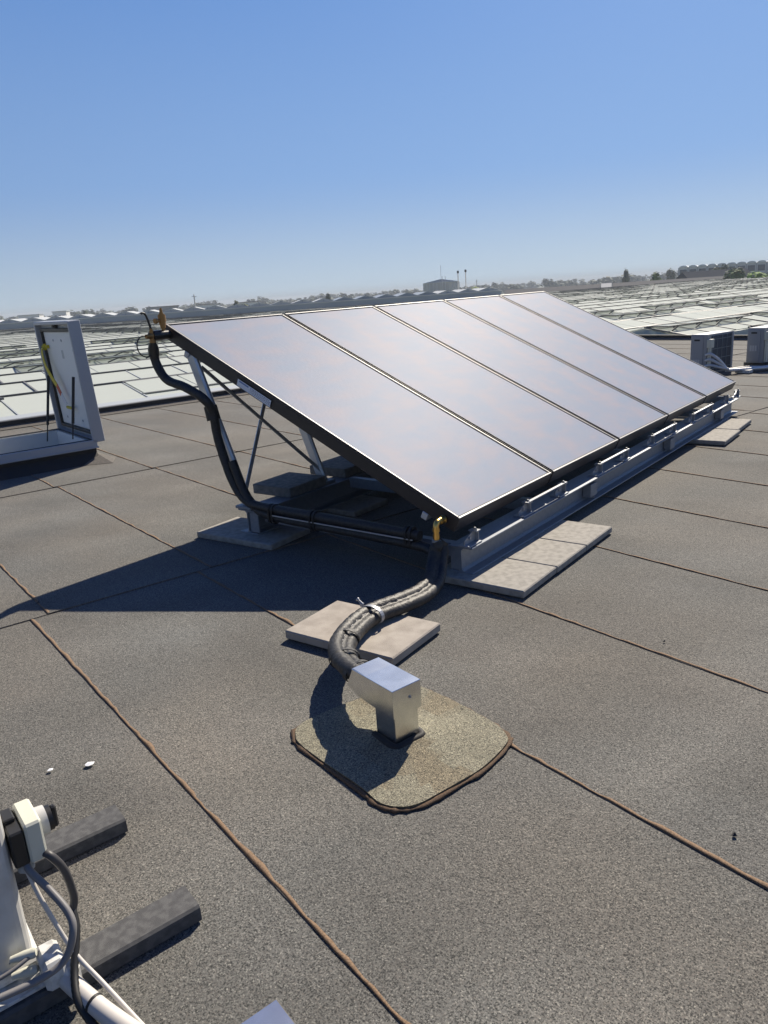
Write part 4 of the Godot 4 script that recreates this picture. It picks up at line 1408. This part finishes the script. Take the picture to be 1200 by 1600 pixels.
# ---------------------------------------------------------------- outdoor units
func condensers() -> void:
	var spec := [[8.6, -3.44, "outdoor air conditioning unit with dark coil showing, just beyond the last collector", 0.0], [9.58, -3.04, "outdoor air conditioning unit at the right picture edge, lifted on feet", 0.09]]
	for i in 2:
		var s = spec[i]
		var h := 0.61 if i == 0 else 0.545
		var t := thing("outdoor_unit", s[2], "outdoor unit", EU(s[0], 0.008, s[1]), TURN, "outdoor units near the far roof edge")
		# local: x along E 0..0.75, z along U -0.28..0
		var y0: float = s[3]
		var b := B()
		b.box(Vector3(0.38, y0 + h * 0.5, -0.14), Vector3(0.76, h, 0.27), 0.006)
		put("casing", b.mesh(M.ac_grey), t)
		b = B()
		b.box(Vector3(-0.004, y0 + h * 0.5, -0.16), Vector3(0.012, h * 0.9, 0.19), 0.003)
		put("end_panel", b.mesh(M.ac_grey), t)
		b = B()
		b.box(Vector3(-0.012, y0 + h * 0.86, -0.165), Vector3(0.005, 0.025, 0.09))
		put("badge", b.mesh(M.black), t)
		b = B()
		for k in 3:
			b.box(Vector3(-0.012, y0 + h * (0.30 if i == 0 else 0.42), -0.205 + 0.04 * k), Vector3(0.004, 0.09, 0.03))
		put("label", b.mesh(mat(0.5, 0.51, 0.52, 0.5)), t)
		b = B()
		b.box(Vector3(0.42, y0 + h * 0.5, 0.0), Vector3(0.60, h * 0.9, 0.012))
		put("coil", b.mesh(M.coil), t)
		b = B()
		for k in 4:
			b.box(Vector3(0.42, y0 + h * (0.14 + 0.24 * k), 0.009), Vector3(0.60, 0.008, 0.006))
		for k in 5:
			b.box(Vector3(0.14 + 0.14 * k, y0 + h * 0.5, 0.010), Vector3(0.008, h * 0.9, 0.004))
		put("coil_guard", b.mesh(M.coil_line), t)
		b = B()
		b.box(Vector3(0.74, y0 + h * 0.5, 0.008), Vector3(0.04, h, 0.02), 0.003)
		put("corner_post", b.mesh(mat(0.42, 0.43, 0.44, 0.5)), t)
		b = B()
		b.box(Vector3(0.03, y0 + h * 0.78, 0.035), Vector3(0.10, 0.13, 0.07), 0.006)
		b.box(Vector3(0.02, y0 + h * 0.35, 0.03), Vector3(0.045, h * 0.65, 0.045), 0.006)
		put("isolator_box", b.mesh(M.pale_plastic), t)
		if y0 > 0.0:
			for x in [0.1, 0.65]:
				b = B()
				b.box(Vector3(x, y0 * 0.5, -0.14), Vector3(0.09, y0, 0.40), 0.006)
				put("foot", b.mesh(M.rubber), t)
		else:
			for k in 3:
				b = B()
				b.tube(spline([Vector3(-0.01, 0.30 - 0.085 * k, -0.01), Vector3(-0.02, 0.32 - 0.085 * k, 0.08), Vector3(0.03, 0.22 - 0.05 * k, 0.20), Vector3(0.12, 0.085, 0.27 + 0.015 * k)], 6), 0.022, 9)
				put("pipe", b.mesh(M.silver_wrap), t)
	var p := thing("pipe_run", "bundle of silver wrapped pipes lying on the roof between the outdoor units", "pipes")
	for k in 3:
		var b := B()
		var o := 0.045 * (k - 1)
		b.tube(spline([EU(8.72, 0.075, -3.17 + o * 0.4), EU(9.0, 0.07 + 0.02 * (k % 2), -3.02 + o), EU(9.4, 0.06, -2.88 + o), EU(9.9, 0.075 - 0.02 * (k % 2), -2.65 + o), EU(10.3, 0.07, -2.2 + o), EU(11.0, 0.07, -1.4 + o)], 6), 0.026, 9)
		put("pipe", b.mesh(M.silver_wrap if k != 1 else M.white_pipe), p)
	var bb := B()
	bb.box(Vector3(0, 0.035, 0), Vector3(0.12, 0.05, 0.22), 0.005)
	var o2 := put("pipe_support", bb.mesh(M.dirty_white), p)
	o2.position = EU(8.95, 0.006, -3.02)
	o2.rotation.y = TURN


func near_condenser() -> void:
	# white unit cut off by the left edge of the picture
	var t := thing("white_outdoor_unit", "white outdoor unit cut off at the lower left, with its valves and drain", "outdoor unit", EU(-2.487, 0.055, 1.14), TURN)
	# local: x along E (0 at the right side, body to -x), z along U (0 at the front, body to -z)
	var b := B()
	var poly := []
	var r := 0.035
	for k in 6:
		var a := PI * 0.5 * k / 5.0
		poly.append(Vector2(-r + sin(a) * r, -r + cos(a) * r))
	poly.append_array([Vector2(0, -0.40), Vector2(-0.85, -0.40), Vector2(-0.85, 0)])
	var rev := []
	for q in poly: rev.append(Vector2(q.x, q.y))
	b.prism(rev, Vector3(0, 0.045, 0), Vector3.RIGHT, Vector3(0, 0, 1), Vector3(0, 0.66, 0))
	put("casing", b.mesh(M.casing), t)
	b = B()
	b.box(Vector3(-0.42, 0.028, -0.2), Vector3(0.86, 0.035, 0.42), 0.006)
	put("base_tray", b.mesh(M.dirty_white), t)
	for z in [0.03, -0.455]:
		b = B()
		b.box(Vector3(-0.30, 0.005, z - 0.0), Vector3(0.62, 0.010, 0.06), 0.002)
		put("mounting_rail", b.mesh(M.dirty_white), t)
	b = B()
	b.box(Vector3(0.022, 0.045, 0.055), Vector3(0.05, 0.075, 0.09), 0.01)
	b.box(Vector3(0.052, 0.015, 0.08), Vector3(0.04, 0.075, 0.06), 0.012)
	put("valve_cover", b.mesh(M.dirty_white), t)
	for q in [[-0.025, 0.085, 0.03], [-0.03, 0.045, 0.035]]:
		b = B()
		b.lathe(Vector3(q[0], q[1], q[2]), Vector3(0.9, 0.1, 0.4).normalized(), [[-0.03, 0.008], [0.0, 0.012], [0.02, 0.012], [0.026, 0.008]], 10)
		put("valve_cap", b.mesh(M.pale_plastic), t)
	b = B()
	b.lathe(Vector3(0.058, -0.03, 0.11), Vector3.UP, [[0, 0.006], [0.012, 0.012], [0.03, 0.012]], 10)
	put("drain_spout", b.mesh(M.pale_plastic), t)
	b = B()
	for q in [[-0.012, 0.10], [-0.012, 0.34], [-0.012, 0.6]]:
		b.lathe(Vector3(0.0, q[1], -0.06), Vector3.RIGHT, [[0, 0.006], [0.003, 0.004]], 8)
		b.lathe(Vector3(-0.05, q[1] - 0.04, 0.0), Vector3(0, 0, 1), [[0, 0.006], [0.003, 0.004]], 8)
	put("screw", b.mesh(M.grey_plastic), t)
	# isolator
	t = thing("isolator_switch", "grey and black rotary isolator switch on the side of the white outdoor unit", "switch", EU(-2.481, 0.385, 1.085), TURN)
	b = B()
	b.box(Vector3(0.012, 0, 0), Vector3(0.032, 0.092, 0.105), 0.004)
	b.box(Vector3(0.010, 0.05, -0.02), Vector3(0.026, 0.014, 0.05), 0.003)
	put("base", b.mesh(M.black), t)
	b = B()
	b.box(Vector3(0.048, 0.004, 0), Vector3(0.038, 0.104, 0.112), 0.005)
	put("cover", b.mesh(M.pale_plastic), t)
	b = B()
	b.lathe(Vector3(0.067, 0.012, -0.005), Vector3.RIGHT, [[0, 0.036], [0.02, 0.034]], 18)
	put("collar", b.mesh(M.casing), t)
	b = B()
	b.lathe(Vector3(0.087, 0.012, -0.005), Vector3.RIGHT, [[0, 0.030], [0.012, 0.030]], 18)
	b.box(Vector3(0.105, 0.012, -0.005), Vector3(0.014, 0.058, 0.016), 0.004)
	put("knob", b.mesh(M.black), t)
	b = B()
	b.lathe(Vector3(0.02, -0.043, 0.03), Vector3.DOWN, [[0, 0.015], [0.012, 0.015], [0.014, 0.019], [0.024, 0.019], [0.03, 0.012]], 12)
	put("cable_gland", b.mesh(M.grey_plastic), t)
	# feet
	var g := "dark rubber support beams on the roof"
	for s in [[1.163, "near dark rubber support beam with the white pipe crossing it", 0.0], [0.683, "far dark rubber support beam beside the isolator switch", -0.02]]:
		b = B()
		b.prism([Vector2(-0.052, 0), Vector2(0.052, 0), Vector2(0.051, 0.038), Vector2(0.044, 0.044), Vector2(-0.044, 0.044), Vector2(-0.051, 0.038)], Vector3.ZERO, Vector3(0, 0, 1), Vector3.UP, Vector3(-0.62, 0, 0))
		var o := put("rubber_beam", b.mesh(M.rubber))
		o.position = EU(-2.108 + s[2], 0.009, s[0])
		o.rotation.y = TURN
		tag(o, s[1], "support beam", g)
	# cables
	var cab := func(called: String, label: String, pts: Array, r, m: Material, ribs := false) -> void:
		var w := []
		for q in pts: w.append(EU(q[0], q[1], q[2]))
		var sp := spline(w, 10)
		var bb := B()
		if ribs:
			var rr := []
			for i in sp.size(): rr.append(r * (1.0 + 0.1 * (i % 2)))
			bb.tube(sp, rr, 10)
		else:
			bb.tube(sp, r, 10)
		tag(put(called, bb.mesh(m)), label, "cable")
	cab.call("cable", "thick mid grey cable looping from the isolator switch back to the unit", [[-2.458, 0.345, 1.115], [-2.46, 0.328, 1.14], [-2.436, 0.288, 1.18], [-2.415, 0.248, 1.235], [-2.418, 0.218, 1.265], [-2.447, 0.167, 1.275], [-2.505, 0.152, 1.275], [-2.62, 0.165, 1.275]], 0.0085, M.grey_cable)
	cab.call("cable", "dark cable bowing out to the right from the isolator switch", [[-2.425, 0.345, 1.12], [-2.412, 0.345, 1.15], [-2.391, 0.295, 1.155], [-2.383, 0.218, 1.155], [-2.392, 0.182, 1.158], [-2.398, 0.15, 1.165]], 0.0095, M.dark_cable)
	cab.call("conduit", "black corrugated conduit hanging down past the white pipe", [[-2.392, 0.19, 1.155], [-2.398, 0.155, 1.19], [-2.428, 0.105, 1.245], [-2.444, 0.075, 1.30], [-2.437, 0.045, 1.335], [-2.42, 0.03, 1.40], [-2.39, 0.025, 1.52]], 0.0085, M.wire, true)
	cab.call("drain_tube", "thin white tube slanting from the isolator switch to the lower right", [[-2.465, 0.335, 1.13], [-2.453, 0.26, 1.165], [-2.429, 0.16, 1.20], [-2.413, 0.115, 1.235], [-2.386, 0.076, 1.30], [-2.35, 0.04, 1.43], [-2.32, 0.024, 1.56]], 0.0055, M.white_pipe)
	cab.call("cable", "thin grey cable running into the unit above the valve caps", [[-2.62, 0.13, 1.19], [-2.55, 0.135, 1.19], [-2.50, 0.14, 1.18], [-2.48, 0.13, 1.16]], 0.005, M.grey_cable)
	var wp := thing("white_pipe", "fat white insulated pipe leaving the valve cover at the lower left", "pipe")
	var w := [EU(-2.455, 0.085, 1.21), EU(-2.437, 0.07, 1.26), EU(-2.41, 0.055, 1.34), EU(-2.372, 0.045, 1.44), EU(-2.33, 0.04, 1.55), EU(-2.2, 0.04, 1.85)]
	b = B()
	b.tube(spline(w, 8), 0.021, 14)
	put("pipe", b.mesh(M.white_pipe), wp)
	b = B()
	var s0: Vector3 = EU(-2.417, 0.058, 1.32)
	b.tube([s0, s0 + (EU(-2.41, 0.055, 1.34) - s0) * 0.3], 0.0225, 14)
	put("cable_tie", b.mesh(M.black), wp)
	# corner of a second metal outlet at the bottom edge
	t = thing("metal_outlet", "corner of a second bright sheet metal outlet at the bottom picture edge", "roof outlet", EU(-2.244, 0.01, 1.865), TURN)
	b = B()
	b.box(Vector3(0, 0.10, 0.0), Vector3(0.10, 0.20, 0.10), 0.002)
	put("shaft", b.mesh(M.tin), t)
	b = B()
	b.box(Vector3(0, 0.23, 0.0), Vector3(0.118, 0.10, 0.17), 0.003)
	put("hood", b.mesh(M.tin), t)


func debris() -> void:
	var items := [["leaf_scrap", Vector3(-2.109, 0.012, -0.231), 0.018, 0.4, M.paper, "larger pale leaf scrap on the felt left of the near seam", "leaf"], ["leaf_scrap", Vector3(-2.205, 0.012, -0.32), 0.011, 1.3, M.paper, "smaller pale leaf scrap on the felt, left of the larger scrap", "leaf"], ["pebble", Vector3(-1.28, 0.012, 1.712), 0.010, 0.0, M.bitumen, "black pebble on the felt in the lower right", "pebble"], ["pebble", Vector3(-0.177, 0.012, 1.156), 0.007, 0.0, M.bitumen, "tiny dark pebble between the first two seams at the right", "pebble"], ["pebble", Vector3(-1.389, 0.012, -1.901), 0.010, 0.0, M.bitumen, "small pebble in the pointed shadow at the left", "pebble"]]
	for q in items:
		var b := B()
		var r := RandomNumberGenerator.new()
		r.seed = int(absf(q[1].x) * 1000)
		var f := 0.25 if q[0] == "leaf_scrap" else 0.8
		var pts := []
		for i in 7:
			var a: float = TAU * i / 7.0 + q[3]
			pts.append(Vector3(cos(a), 0, sin(a) * 0.7) * q[2] * r.randf_range(0.7, 1.2))
		for i in 7:
			var j := (i + 1) % 7
			b.tri(pts[i], pts[j], Vector3(0.2, f, 0.1) * q[2], Vector3.UP)
			b.tri(pts[i], pts[j], Vector3(0, -0.3 * f, 0) * q[2], Vector3.DOWN)
		var o := put(q[0], b.mesh(q[4]))
		o.position = q[1]
		tag(o, q[5], q[6])
